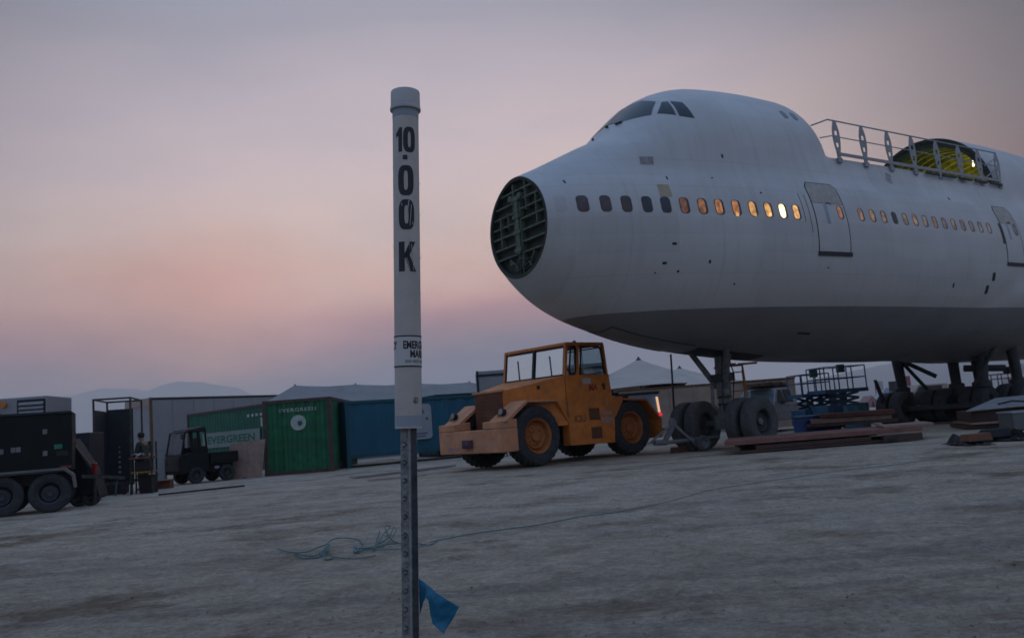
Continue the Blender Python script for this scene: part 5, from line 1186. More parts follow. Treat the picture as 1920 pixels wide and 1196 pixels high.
# blue barrel-like machine cover and drum near the lifts
def drum(label,px,Y,m,h=0.88,r=0.29,cat='drum'):
    t=thing('drum',label,cat,gp(px,Y),0.0,'drums by the lifts'); q=MB(); q.lathe([(0.02,0.0),(r,0.0),(r,0.01),(r+0.012,h*0.33),(r,h*0.35),(r,h*0.64),(r+0.012,h*0.66),(r,h*0.68),(r,h),(r-0.03,h),(r-0.035,h-0.02),(0.02,h-0.02)],(0,0,0),'z',20); q.build('shell',m,t,smooth=True); q=MB(); q.cyl((0.12,0,h-0.02),(0.12,0,h+0.015),0.035,n=10); q.build('bung',BLK,t)
drum('bright blue drum standing at the right foot of the tall lift',1603,30.8,BLUE)
drum('darker teal drum beside the bright blue one',1618,31.4,BLU2,0.92)
# blue toolbox with lid on the ground by the pickup
p=gp(1512,27.5); t=thing('equipment_case','royal blue equipment case on the ground, below the pickup tailgate','case',p,R(20)); q=MB(); q.box(0,1.25,0,0.6,0.10,0.62); q.build('shell',mat('royal_blue',(0.01,0.05,0.22),0.5,var=0.2),t,bevel=0.05); q=MB(); q.box(-0.02,1.27,-0.02,0.62,0.62,0.70); q.build('lid',LIFT,t,bevel=0.02)
for x in (0.1,1.15): q=MB(); q.cyl((x,0.0,0.06),(x,0.08,0.06),0.06,n=10); q.build('caster',BLK,t)
q=MB(); q.tube([(0.45,-0.03,0.45),(0.45,-0.07,0.45),(0.75,-0.07,0.45),(0.75,-0.03,0.45)],0.012); q.build('handle',STEEL,t)

# ---- generator trailer at the left edge
def generator():
    t=thing('generator_trailer','dark green enclosed generator trailer with grey mudguard and tandem wheels at the left edge','generator',(-10.51,19.18,0),R(24))
    q=MB(); q.box(-4.2,0.44,0.0,1.3,0.88,2.17); q.build('enclosure',DGRN,t,bevel=0.025)
    q=MB(); q.hexa([(-4.22,-0.02,2.17),(0.46,-0.02,2.17),(0.46,1.32,2.17),(-4.22,1.32,2.17),(-4.22,0.03,2.22),(0.41,0.03,2.22),(0.41,1.27,2.22),(-4.22,1.27,2.22)]); q.build('lid',DGRN,t)
    q=MB(); q.box(-4.2,0.42,0.1,1.2,0.62,0.86); q.build('chassis',BLK,t)
    PL=mat('steel_latch',(0.16,0.17,0.18),0.5,0.4,var=0.2)
    for x,z in ((-0.10,1.78),(-0.10,1.30),(-0.62,1.42),(-0.72,1.42),(-0.95,1.40),(-1.6,1.40)): q=MB(); q.box(x-0.045,x+0.045,-0.02,-0.001,z-0.055,z+0.055); q.build('latch',PL,t,bevel=0.005)
    q=MB(); q.box(0.08,0.24,-0.012,-0.001,1.38,1.48); q.build('green_sticker',mat('green_sticker',(0.01,0.16,0.11),0.5),t)
    q=MB(); q.box(0.12,0.35,-0.03,0.0,1.22,1.33); q.build('socket_panel',BLK,t)
    q=MB(); q.box(-1.0,-0.995,-0.006,0.0,0.95,2.1); q.box(0.02-0.5,0.025-0.5,-0.006,0.0,0.95,2.1); q.build('door_seam',BLK,t)
    q=MB(); q.prism([(-2.2,0.90),(0.28,0.90),(0.44,0.76),(0.48,0.50),(0.53,0.50),(0.49,0.79),(0.31,0.955),(-2.2,0.955)],-0.32,0.02); q.build('mudguard',mat('mudguard_grey',(0.11,0.11,0.115),0.6,var=0.2,dirt=0.5),t,bevel=0.008)
    q=MB(); q.box(0.2,0.42,-0.012,0.0,0.94,1.0); q.build('reflector',mat('dull_red',(0.12,0.03,0.03),0.5),t)
    q=MB(); q.box(0.44,0.48,0.0,0.2,1.50,1.62); q.build('marker_lamp',mat('dull_red',(0.12,0.03,0.03),0.5),t)
    for x in (0.0,-0.92,-1.84):
        if x>-1.8: wheel(t,x,0.02-0.14,0.43,0.26,-1,RUB,mat('wheel_steel',(0.04,0.045,0.06),0.45,0.5,var=0.2),n=36,bolts=6); wheel(t,x,1.2,0.43,0.26,1,RUB,STEEL,n=28)
    q=MB(); q.cyl((0.85,0.6,0.05),(0.85,0.6,0.7),0.04,n=8); q.bar((0.6,0.4,0.72),(1.5,0.6,0.6),0.08); q.build('drawbar',STEEL,t)
generator()
# white louvred unit behind it
p=gp(-30,24.0); t=thing('air_conditioning_unit','white louvred cabinet standing up behind the generator trailer','cabinet',p,R(5))
q=MB(); q.box(-1.0,1.72,0,1.6,0.0,2.96); q.build('casing',WHITE,t,bevel=0.03)
q=MB(); q.box(0.90,1.66,-0.02,0.0,2.35,2.88); lf=q.build('louvre_frame',DGREY,t)
for k in range(4): q=MB(); q.hexa([(0.95,-0.06,2.36+.12*k),(1.62,-0.06,2.36+.12*k),(1.62,-0.02,2.43+.12*k),(0.95,-0.02,2.43+.12*k),(0.95,-0.065,2.375+.12*k),(1.62,-0.065,2.375+.12*k),(1.62,-0.022,2.45+.12*k),(0.95,-0.022,2.45+.12*k)]); q.build('slat',LGREY,lf)
q=MB(); q.cyl((0.55,-0.02,2.78),(0.55,-0.10,2.78),0.085,n=12); q.build('amber_lamp',mat('amber_lens',(0.5,0.16,0.01),0.4),t,smooth=True)
q=MB(); q.cyl((0.25,-0.01,2.50),(0.25,-0.04,2.50),0.20,n=20); q.build('pink_disc',mat('dusty_pink',(0.30,0.12,0.16),0.6),t,smooth=True)
# dark crate and the leaning panel between generator and rack
p=gp(132,22.3); t=thing('equipment_crate','tall black equipment crate between the generator trailer and the steel rack','crate',p,R(3)); q=MB(); q.box(0,0.50,0,0.9,0.05,1.78); q.build('shell',mat('crate_black',(0.006,0.006,0.014),0.6,var=0.3),t,bevel=0.02)
for z in (0.4,1.2): q=MB(); q.box(-0.01,0.51,-0.012,0.0,z,z+0.05); q.build('batten',BLK,t)
q=MB(); q.box(0.2,0.3,-0.03,0.0,0.85,0.93); q.build('latch',STEEL,t)
p=gp(150,20.4); t=thing('tractor_mudguard','dark slanted vehicle bonnet with a small red lamp just right of the generator','vehicle',p,R(6))
q=MB(); q.hexa([(-0.20,0,0.30),(0.45,0,0.20),(0.45,0.6,0.20),(-0.20,0.6,0.30),(-0.20,0,1.62),(0.26,0,0.85),(0.26,0.6,0.85),(-0.20,0.6,1.62)]); q.build('bonnet',mat('slate_green',(0.005,0.009,0.011),0.6,var=0.3,dirt=0.4,dcol=(0.03,0.03,0.03),spec=0.3),t,bevel=0.04)
q=MB(); q.bar((-0.17,-0.03,1.56),(0.30,-0.03,0.90),0.05,0.03); q.build('pale_edge',mat('dusty_edge',(0.10,0.07,0.07),0.7),t)
q=MB(); q.box(0.27,0.38,-0.02,0.1,0.74,1.0); q.build('red_lamp',mat('red_lens',(0.22,0.01,0.012),0.35),t,bevel=0.02)
for x in (-0.05,0.22): wheel(t,x,0.1,0.22,0.16,-1,RUB,STEEL,n=24,bolts=4)
# steel rack with cabinet
def rack():
    p=Vector((-12.17,24.5,0)); t=thing('steel_rack','tall open steel frame rack with dark grey sheet panels, left of the standing person','rack',p,R(14))
    Wd,Dp,H=0.98,1.75,2.78
    for x in (0,Wd):
        for y in (0,Dp): q=MB(); q.box(x-0.025,x+0.025,y-0.025,y+0.025,0,H); q.build('post',STEEL,t)
    for z in (H-0.025,0.35):
        for y in (0,Dp): q=MB(); q.box(0.025,Wd-0.025,y-0.022,y+0.022,z-0.025,z+0.025); q.build('crossbar',STEEL,t)
        for x in (0,Wd): q=MB(); q.box(x-0.022,x+0.022,0.025,Dp-0.025,z-0.022,z+0.022); q.build('crossbar',STEEL,t)
    q=MB(); q.box(-0.005,0.025,0.03,Dp-0.03,0.30,2.46); lk=q.build('side_panel',DGREY,t)
    q=MB(); q.box(0.02,0.74,Dp-0.06,Dp-0.03,0.22,2.52); q.build('back_panel',DGREY,t)
    q=MB(); q.box(0.02,0.024,0.05,Dp-0.05,2.18,2.28); q.build('fold_line',BLK,lk)
    q=MB(); q.box(0.06,0.60,0.5,Dp-0.1,0.0,0.30); q.build('base_tray',BLK,t)
    for k in range(6): q=MB(); q.cyl((0.34,Dp-0.066,0.62+0.15*k),(0.34,Dp-0.061,0.62+0.15*k),0.022+0.004*(5-k),n=10); q.build('vent_hole',LGREY,lk)
    for a,b_ in (((0.35,-0.1,0.4),(-0.05,-0.35,0.0)),((0.6,-0.05,0.4),(0.6,-0.3,0.0))): q=MB(); q.bar(a,b_,0.04); q.build('brace',STEEL,t)
    for x in (0.2,0.75): q=MB(); q.cyl((x,0.1,0.09),(x,0.16,0.09),0.09,n=14); q.build('caster',BLK,t)
    # work shelf at the right side of the rack
    b=thing('work_bench','small two shelf steel bench with orange and yellow shelf edges, in front of the person','bench',gp(244,24.2),R(12))
    for z,m in ((0.98,mat('orange_edge',(0.16,0.05,0.02),0.6)),(0.58,YEL)): q=MB(); q.box(0,0.60,0,0.7,z,z+0.05); q.build('shelf',m,b)
    for x in (0.02,0.58):
        for y in (0.02,0.68): q=MB(); q.box(x-0.02,x+0.02,y-0.02,y+0.02,0,1.0 if x<0.3 else 1.45); q.build('leg',STEEL,b)
    m=thing('tool_box','black tool box sitting on the lower yellow shelf of the bench','toolbox',gp(252,24.3,0.635),R(12)); q=MB(); q.box(0,0.40,0,0.45,0,0.28); q.build('shell',BLK,m,bevel=0.02); q=MB(); q.tube([(0.1,0.2,0.28),(0.1,0.2,0.33),(0.3,0.2,0.33),(0.3,0.2,0.28)],0.012); q.build('handle',STEEL,m)
    m=thing('black_bin','black plastic bin on the ground beneath the bench','bin',gp(258,24.5),R(8)); q=MB(); q.hexa([(0.04,0.04,0),(0.40,0.04,0),(0.40,0.4,0),(0.04,0.4,0),(0,0,0.48),(0.44,0,0.48),(0.44,0.44,0.48),(0,0.44,0.48)]); q.build('tub',BLK,m,bevel=0.01); q=MB(); q.box(-0.02,0.46,-0.02,0.46,0.48,0.51); q.build('rim',BLK,m)
    m=thing('folded_cloth','pale crumpled cloth lying on the top shelf of the bench','cloth',gp(247,24.4,1.035),R(12)); q=MB(); 
    q.grid([[(0.04*i,0.05*j,0.045*math.sin(i*1.1)*math.sin(j*1.7+1)+0.05) for i in range(8)] for j in range(8)]); o=q.build('fabric',LGREY,m,smooth=True); s_=o.modifiers.new('s','SOLIDIFY'); s_.thickness=0.02
rack()
# person
def person():
    t=thing('person','person in dark olive clothes and short dark hair, standing behind the small bench','person',gp(270,26.3),R(-20))
    J={'pel':(0,0,.95),'sp':(0,0.01,1.15),'ch':(-0.02,0.0,1.36),'nk':(-0.03,-0.01,1.50),'hd':(-0.05,-0.03,1.60),'top':(-0.05,-0.02,1.74),
       'ls':(0.02,-.19,1.42),'le':(-0.02,-.25,1.15),'lw':(-0.20,-.20,1.02),'rs':(-0.02,.19,1.42),'re':(-.04,.26,1.15),'rw':(-.22,.20,1.03),
       'lh':(0.0,-.10,.90),'lk':(-0.03,-.11,.50),'la':(0.02,-.11,.09),'lt':(-.16,-.13,.04),'rh':(0.0,.10,.90),'rk':(-.01,.12,.50),'ra':(.04,.12,.09),'rt':(-.14,.14,.04)}
    Rd={'pel':(.15,.12),'sp':(.135,.105),'ch':(.165,.11),'nk':(.055,.055),'hd':(.082,.09),'top':(.07,.08),'ls':(.062,.062),'le':(.045,.045),'lw':(.032,.032),'rs':(.062,.062),'re':(.045,.045),'rw':(.032,.032),
        'lh':(.09,.09),'lk':(.062,.062),'la':(.045,.045),'lt':(.035,.03),'rh':(.09,.09),'rk':(.062,.062),'ra':(.045,.045),'rt':(.035,.03)}
    E_=[('pel','sp'),('sp','ch'),('ch','nk'),('nk','hd'),('hd','top'),('ch','ls'),('ls','le'),('le','lw'),('ch','rs'),('rs','re'),('re','rw'),('pel','lh'),('lh','lk'),('lk','la'),('la','lt'),('pel','rh'),('rh','rk'),('rk','ra'),('ra','rt')]
    # hands
    for s_,wv in (('l',(-0.20,-.20,1.02)),('r',(-.22,.20,1.03))):
        J[s_+'p']=(wv[0]-.08,wv[1],wv[2]-.01); Rd[s_+'p']=(.036,.022); E_.append((s_+'w',s_+'p'))
        for k in range(4):
            y=(-.03+.02*k); n1=f'{s_}f{k}a'; n2=f'{s_}f{k}b'
            J[n1]=(wv[0]-.125,wv[1]+y,wv[2]-.015); J[n2]=(wv[0]-.16-.008*(k in(1,2)),wv[1]+y,wv[2]-.04); Rd[n1]=(.009,.009); Rd[n2]=(.007,.007); E_+=[(s_+'p',n1),(n1,n2)]
        n1=s_+'ta'; J[n1]=(wv[0]-.07,wv[1]+(.045 if s_=='l' else -.045),wv[2]-.01); Rd[n1]=(.009,.009); E_.append((s_+'p',n1))
    keys=list(J); me=bpy.data.meshes.new('body'); me.from_pydata([J[k] for k in keys],[(keys.index(a),keys.index(b)) for a,b in E_],[])
    o=bpy.data.objects.new('body',me); COL.objects.link(o); o.parent=t; me.materials.append(SKIN)
    sk=o.modifiers.new('skin','SKIN'); 
    for i,k in enumerate(keys): me.skin_vertices[0].data[i].radius=Rd[k]
    me.skin_vertices[0].data[0].use_root=True; sb=o.modifiers.new('sub','SUBSURF'); sb.levels=1; sb.render_levels=2
    # clothing: jacket and trousers as shells on the same skeleton
    def shell(name,ks,es,gr,m):
        me=bpy.data.meshes.new(name); me.from_pydata([J[k] for k in ks],[(ks.index(a),ks.index(b)) for a,b in es],[]); c=bpy.data.objects.new(name,me); COL.objects.link(c); c.parent=t; me.materials.append(m)
        c.modifiers.new('skin','SKIN')
        for i,k in enumerate(ks): me.skin_vertices[0].data[i].radius=(Rd[k][0]*gr,Rd[k][1]*gr)
        me.skin_vertices[0].data[0].use_root=True; x=c.modifiers.new('sub','SUBSURF'); x.levels=1; x.render_levels=2
    shell('jacket',['sp','pel','ch','ls','le','lw','rs','re','rw'],[('pel','sp'),('sp','ch'),('ch','ls'),('ls','le'),('le','lw'),('ch','rs'),('rs','re'),('re','rw')],1.45,CLOTH)
    shell('trousers',['pel','lh','lk','la','rh','rk','ra'],[('pel','lh'),('lh','lk'),('lk','la'),('pel','rh'),('rh','rk'),('rk','ra')],1.2,BLK)
    hx=Vector(J['hd'])
    q=MB(); bmesh.ops.create_uvsphere(q.b,u_segments=16,v_segments=10,radius=0.105,matrix=Matrix.Translation(hx+Vector((0.015,0,0.085)))@Matrix.Diagonal((1.05,0.92,0.95,1))); q.build('hair',mat('dark_hair',(0.015,0.01,0.008),0.8),t,smooth=True)
    q=MB(); q.cyl(hx+Vector((-0.085,0,0.05)),hx+Vector((-0.112,0,0.015)),0.010,0.016,8); q.build('nose',SKIN,t,smooth=True)
    for y in (-0.032,0.032): q=MB(); bmesh.ops.create_uvsphere(q.b,u_segments=8,v_segments=6,radius=0.011,matrix=Matrix.Translation(hx+Vector((-0.080,y,0.055)))); q.build('eye',BLK,t,smooth=True)
    for y in (-0.085,0.085): q=MB(); bmesh.ops.create_uvsphere(q.b,u_segments=8,v_segments=6,radius=0.026,matrix=Matrix.Translation(hx+Vector((0.0,y,0.045)))@Matrix.Diagonal((0.7,0.4,1.2,1))); q.build('ear',SKIN,t,smooth=True)
    q=MB(); q.tube([hx+Vector((-0.078,-0.025,-0.02)),hx+Vector((-0.088,0,-0.022)),hx+Vector((-0.078,0.025,-0.02))],0.005); q.build('mouth',mat('lips',(0.18,0.06,0.05),0.6),t,smooth=True)
person()
# leaning white boards, carton
def leaning(label,px,Y,w_,h_,tilt,m,rz,name='board',thick=0.018,group=None):
    t=thing('leaning_board' if name=='board' else name,label,'board',gp(px,Y),rz,group)
    q=MB(); q.hexa([(0,0,0),(w_,0,0),(w_,thick,0),(0,thick,0),(tilt*0.10,tilt,h_),(w_+tilt*0.10,tilt,h_),(w_+tilt*0.10,tilt+thick,h_),(tilt*0.10,tilt+thick,h_)]); q.build('sheet',m,t); 
    q=MB(); q.box(w_*0.4,w_*0.4+0.05,-0.05,-0.005,0,0.04); q.build('wedge',BRN,t); return t
leaning('white board leaning between the person and the small cart',288,28.2,0.34,1.12,0.3,mat('white_board',(0.20,0.195,0.20),0.6,var=0.1),R(25))
leaning('narrow glass-like grey board leaning just left of the small cart',300,28.8,0.26,1.2,0.35,LGREY,R(40))
p=gp(288,26.6); t=thing('cardboard_carton','brown cardboard carton on the ground between the bench and the small cart','carton',p,R(8)); q=MB(); q.box(0,0.50,0,0.4,0,0.27); q.build('carton',CARD,t,bevel=0.008)
q=MB(); q.hexa([(0,-0.16,0.25),(0.5,-0.16,0.25),(0.5,0.0,0.28),(0,0.0,0.28),(0,-0.16,0.255),(0.5,-0.16,0.255),(0.5,0,0.285),(0,0,0.285)]); q.build('flap',CARD,t)
# small black utility cart
def cart():
    t=thing('utility_cart','small black open-bed utility cart with a boxy glazed cab, in front of the green containers','cart',gp(341,28.2),R(47))
    UB=mat('cart_black',(0.006,0.007,0.008),0.6,var=0.3,dirt=0.3,dcol=(0.02,0.018,0.018),spec=0.25); UR=mat('cart_front_brown',(0.016,0.009,0.009),0.6,var=0.3)
    W_=1.15; 
    # x from the front backwards, y away
    q=MB(); q.prism([(0,0.34),(-0.04,0.50),(0.02,0.98),(0.98,0.98),(0.98,0.40)],0,W_); q.build('body',UB,t,bevel=0.03)
    q=MB(); q.box(-0.06,-0.02,0.06,W_-0.06,0.45,0.92); q.build('front_panel',UR,t,bevel=0.02)
    for y in (0.03,W_-0.03):
        for a,b_ in (((0.03,y,0.98),(0.18,y,1.72)),((0.38,y,0.98),(0.40,y,1.74)),((0.92,y,0.98),(0.86,y,1.74)),((0.64,y,0.98),(0.64,y,1.74))):
            q=MB(); q.bar(a,b_,0.05); q.build('cab_pillar',UB,t)
        q=MB(); q.box(0.40,0.90,y-0.02,y+0.02,0.98,1.20); q.build('cab_panel',UB,t)
    q=MB(); q.hexa([(0.12,0,1.70),(0.92,0,1.70),(0.92,W_,1.70),(0.12,W_,1.70),(0.30,0.05,1.80),(0.90,0.05,1.88),(0.90,W_-0.05,1.88),(0.30,W_-0.05,1.80)]); q.build('roof',UB,t,bevel=0.03)
    q=MB(); q.face([(0.04,0.06,1.0),(0.04,W_-0.06,1.0),(0.17,W_-0.06,1.68),(0.17,0.06,1.68)]); q.build('windscreen',mat('plain_glass',(0.10,0.10,0.115),0.35,var=0.3,spec=0.2),t)  # plain grey stands in for the pale trailer seen through the pane
    q=MB(); q.box(0.90,0.94,0.05,W_-0.05,0.98,1.22); q.bar((0.90,W_/2,1.0),(0.87,W_/2,1.72),0.05); q.build('cab_back',UB,t)
    q=MB(); q.bar((0.06,-0.02,1.55),(0.0,-0.14,1.58),0.02); q.box(-0.05,0.0,-0.22,-0.10,1.48,1.64); q.build('mirror',BLK,t)
    q=MB(); q.box(1.02,2.02,-0.02,W_+0.02,0.62,0.68); q.box(1.02,2.02,-0.03,0.0,0.66,0.98); q.box(1.02,2.02,W_,W_+0.03,0.66,0.98); q.box(1.99,2.03,0.0,W_,0.66,0.98); q.box(1.02,1.05,0,W_,0.66,0.98); q.build('cargo_bed',UB,t,bevel=0.008)
    q=MB(); q.box(0.1,1.95,0.25,W_-0.25,0.36,0.60); q.build('chassis',BLK,t)
    for x,r in ((0.52,0.27),(1.62,0.27)): wheel(t,x,0.06,r,0.18,-1,RUB,STEEL,n=24,bolts=4); wheel(t,x,W_-0.06,r,0.18,1,RUB,STEEL,n=24,bolts=4)
    q=MB(); q.box(1.16,1.32,-0.01,0.02,0.44,0.52); q.build('number_plate',mat('plate_lilac',(0.22,0.20,0.30),0.5),t)
    for y in (0.2,W_-0.2): q=MB(); q.cyl((-0.04,y,0.72),(-0.08,y,0.72),0.08,n=12); q.build('headlight',DGREY,t,smooth=True)
    q=MB(); q.box(0.50,0.80,0.3,0.8,0.95,1.02); q.box(0.78,0.86,0.3,0.8,1.0,1.5); q.build('seat',BLK,t,bevel=0.03)
cart()
p=gp(432,29.86); t=thing('plywood_sheet','single plywood sheet leaning against the corner of the green container','plywood',p,R(-9)); q=MB(); q.hexa([(0,0,0),(1.12,0.05,0),(1.12,0.07,0),(0,0.02,0),(-0.10,0.22,1.20),(1.22,0.26,1.30),(1.22,0.28,1.30),(-0.10,0.24,1.20)]); q.build('sheet',PLY,t); q=MB(); q.box(0.5,0.6,-0.06,-0.01,0,0.05); q.build('wedge',BRN,t)

# ---- boards and sheets lying on the ground
def lying(name,label,cat,pts,z0,z1,m,group=None,extra=None):
    P=[Vector(p) for p in pts]; c=sum(P,Vector())/len(P); t=thing(name,label,cat,(c.x,c.y,z0),0.0,group); o=Vector((c.x,c.y,z0))
    q=MB(); q.hexa([Vector((p.x,p.y,z0))-o for p in P]+[Vector((p.x,p.y,z1))-o for p in P]); q.build('sheet',m,t); return t
def long_board(name,label,a,b,w_,z,m,cat='plank'):
    a=Vector(a);b=Vector(b); d=(b-a); d.z=0; n_=Vector((-d.y,d.x,0)).normalized()*w_
    return lying(name,label,cat,[a,b,b+n_,a+n_],0.028,z,m)
long_board('timber_plank','pale timber plank lying on the ground between marker post and blue container',at(668,897),at(855,875),0.35,0.07,mat('pale_plank',(0.33,0.29,0.28),0.7,var=0.15))
long_board('timber_plank','thin pinkish plank on the ground right behind the marker post, nearest the camera',at(690,903),at(800,893),0.2,0.05,mat('pink_plank',(0.25,0.18,0.17),0.8,var=0.2))
long_board('steel_pipe','long dark beam on the ground in front of the small cart',at(298,931),at(459,914),0.06,0.075,STEEL,'beam')
def stack():
    G='plywood sheets stacked in front of the nose wheels'
    # dark bearers under the big slab
    def L(px,Y,z): v=gp(px,Y,z); return v
    a,b_=at(1383,851),at(1690,830)
    u=Vector((math.cos(R(-12)),math.sin(R(-12)),0)); 
    near0=at(1358,828,0.34); near1=at(1752,797,0.34)
    d=(near1-near0); d.z=0; d.normalize(); n_=Vector((0.27,0.963,0))
    # lower sheets
    for k,(s0,s1,z0,z1,w0,m,lb) in enumerate(((0.35,4.2,0.03,0.09,2.3,PLYD,'lowest dark plywood sheet of the big stack, resting on the ground'),
        (0.75,3.6,0.10,0.19,2.2,PLYD,'second dark sheet of the big stack, set back beneath the wide one'),
        (0.0,4.9,0.235,0.34,2.4,PLYR,'widest reddish plywood sheet, overhanging left in front of the nose wheels'))):
        s_=near0+d*s0; e=near0+d*s1; s_.z=e.z=0; lying('plywood_sheet',lb,'plywood',[s_,e,e+n_*w0,s_+n_*w0],z0,z1,m,G)
    s_=near0+d*4.0; e=near0+d*5.25; s_.z=e.z=0; lying('plywood_sheet','narrow brown sheet sticking out at the right end of the big stack','plywood',[s_+n_*0.3,e+n_*0.3,e+n_*1.8,s_+n_*1.8],0.345,0.40,PLY,G)
    t=thing('timber_bearer','dark timber bearer blocks beneath the wide reddish sheet','bearer',(near0+d*1.2+n_*0.4).xy.to_3d(),math.atan2(d.y,d.x)); q=MB(); q.box(0,2.6,0,0.12,0.191,0.234); q.build('beam',BLK,t); q=MB(); q.box(0,2.6,1.0,1.12,0.191,0.234); q.build('beam',BLK,t)
    t=thing('timber_bearer','short timber bearer at the right of the big stack, on the ground','bearer',(near0+d*3.9-n_*0.15).xy.to_3d(),math.atan2(d.y,d.x)); q=MB(); q.box(0,0.95,0,0.12,0.03,0.20); q.build('beam',PLYD,t,bevel=0.01); q=MB(); q.box(0.1,0.3,-0.02,0.0,0.06,0.12); q.build('slot',BLK,t)
    # second heap on top, farther back
    p0=at(1520,800,0.36); p1=at(1672,790,0.36); 
    lying('plywood_sheet','brown sheet of the upper heap, second from its top','plywood',[Vector((p0.x,p0.y,0)),Vector((p1.x+0.2,p1.y,0)),Vector((p1.x+0.3,p1.y+2.0,0)),Vector((p0.x+0.2,p0.y+2.0,0))],0.345,0.44,PLYD,G)
    lying('plywood_sheet','pale brown sheet of the upper heap, under its topmost dark red sheet','plywood',[Vector((p0.x+0.1,p0.y+.2,0)),Vector((p1.x+0.1,p1.y+.2,0)),Vector((p1.x+0.2,p1.y+1.7,0)),Vector((p0.x+0.5,p0.y+1.7,0))],0.445,0.58,PLY,G)
    lying('plywood_sheet','topmost dark red-brown sheet of the upper heap','plywood',[Vector((p0.x+0.35,p0.y+.0,0)),Vector((p1.x+0.15,p1.y+.0,0)),Vector((p1.x+0.55,p1.y+1.3,0)),Vector((p0.x+0.75,p0.y+1.3,0))],0.60,0.72,mat('dark_red_ply',(0.10,0.035,0.03),0.8,var=0.3),G)
    t=thing('paper_scrap','small pale scrap lying in the shadow under the wide reddish sheet','scrap',at(1549,836,0.02),0.3); q=MB(); q.box(-.10,.10,-.06,.06,0.0,0.03); q.build('scrap',mat('olive_scrap',(0.2,0.2,0.14),0.8),t)
    # pale mat behind
    a,b_=at(1666,800),at(1800,792); lying('floor_mat','pale beige mat spread on the ground beyond the big plywood stack','mat',[a,b_,b_+Vector((2.2,8,0)),a+Vector((2.2,8,0))],0.028,0.05,mat('beige_mat',(0.26,0.23,0.21),0.85,var=0.1))
    # folded tarp roll
    a,b_=at(1664,787),at(1752,777); t=thing('tarp_roll','long black rolled tarp beyond the pale mat','tarp',a); q=MB(); q.tube([Vector((0,0,0.16)),(b_-a)*0.3+Vector((0,0,0.17)),(b_-a)*0.7+Vector((0,0.1,0.15)),(b_-a)+Vector((0,0,0.16))],0.17,10); q.build('roll',TARP,t,smooth=True)
    q=MB(); c=(b_-a)*0.5; q.lathe([(0.15,-0.05),(0.185,-0.05),(0.185,0.05),(0.15,0.05)],c+Vector((0,0.05,0.16)),'x',14); q.build('strap',BLK,t)
    t=thing('white_post','short white stake standing beside the right hand sheet stack','stake',at(1786,788),0); q=MB(); q.cyl((0,0,0),(0,0,0.34),0.055,n=12); q.build('stake',WHITE,t,smooth=True); q=MB(); q.cyl((0,0,0.34),(0,0,0.36),0.06,n=12); q.build('cap',LGREY,t)
    # right hand stack
    G2='boards stacked at the right edge'
    def quad(x0,y0,x1,y1,dx,dy): A=Vector((x0,y0,0)); B=Vector((x1,y1,0)); return [A,B,B+Vector((dx,dy,0)),A+Vector((dx,dy,0))]
    A=at(1815,806); B=gp(1990,A.y-0.6)
    lying('stacked_board','lowest timber board of the right hand stack','board',quad(A.x,A.y,B.x,B.y,0.8,2.6),0.03,0.12,PLYD,G2)
    lying('stacked_board','thin pale brown board, second in the right hand stack','board',quad(A.x+.05,A.y-.1,B.x,B.y-.1,0.8,2.6),0.14,0.20,PLY,G2)
    lying('stacked_board','dark thick board in the middle of the right hand stack','board',quad(A.x+.15,A.y,B.x,B.y,0.8,2.4),0.22,0.50,PLYD,G2)
    t=thing('stacked_board','grey sheet lying tilted on top of the right hand stack','board',(A.x+.1,A.y-0.15,0.52),0.0,G2); w_=B.x-A.x
    q=MB(); q.hexa([(-0.15,0,0.0),(w_,-0.5,0.06),(w_+2.0,2.6,0.30),(2.1,2.5,0.26),(-0.15,0,0.03),(w_,-0.5,0.09),(w_+2.0,2.6,0.33),(2.1,2.5,0.29)]); q.build('sheet',GBOARD,t)
    q=MB(); q.tube([(0.9,0.25,0.14),(1.3,0.2,0.20),(1.7,0.3,0.16)],0.03); q.build('strap',BLK,t)
    p=gp(1903,22.0); t=thing('grey_box','grey metal box at the right edge, in front of the stacked boards','box',p,R(-4)); q=MB(); q.box(0,1.4,0,0.8,0.03,0.44); q.build('shell',mat('box_grey',(0.09,0.10,0.11),0.6,var=0.2,dirt=0.4),t,bevel=0.02); q=MB(); q.box(-0.02,1.42,-0.02,0.82,0.44,0.49); q.build('lid',GBOARD,t,bevel=0.01)
    # black tarps
    from mathutils import noise as mn
    for k,(px0,px1,py,h,lb,m) in enumerate(((1815,1868,838,0.22,'crumpled black and grey plastic sheet on the ground near the right edge',TARP),(1862,1960,829,0.26,'dark heap of folded tarp at the right edge, nearest the camera',TARP))):
        a=at(px0,py); b_=at(px1,py-3); t=thing('crumpled_tarp',lb,'tarp',a); q=MB(); n1,n2=40,18; rows=[]
        d=b_-a
        for j in range(n2+1):
            row=[]
            for i in range(n1+1):
                u_=i/n1; v_=j/n2; e=min(1,min(u_,1-u_)*5)*min(1,min(v_,1-v_)*4)
                z=0.03+e*(h*(0.45+0.9*mn.noise(Vector((u_*5+k*9,v_*3,k)))+0.35*abs(mn.noise(Vector((u_*16,v_*9,k+4))))))
                row.append(d*u_+Vector((0.1*mn.noise(Vector((v_*6,u_*3,1))),v_*1.1+0.1*mn.noise(Vector((u_*7,k,2))),max(0.028,z))))
            rows.append(row)
        q.grid(rows); o=q.build('sheet',m,t,smooth=True); s_=o.modifiers.new('s','SOLIDIFY'); s_.thickness=0.006
        q=MB(); c=d*(0.55 if k==0 else 0.2)+Vector((0,0.2,0.1)); q.hexa([c+Vector(v) for v in ((-.25,-.15,0),(.25,-.15,0),(.25,.25,0),(-.25,.25,0),(-.22,-.12,h*0.7),(.22,-.12,h*0.75),(.22,.22,h*0.7),(-.22,.22,h*0.65))]); q.build('wrapped_block',CARD if k==0 else DGREY,t,bevel=0.02)
stack()
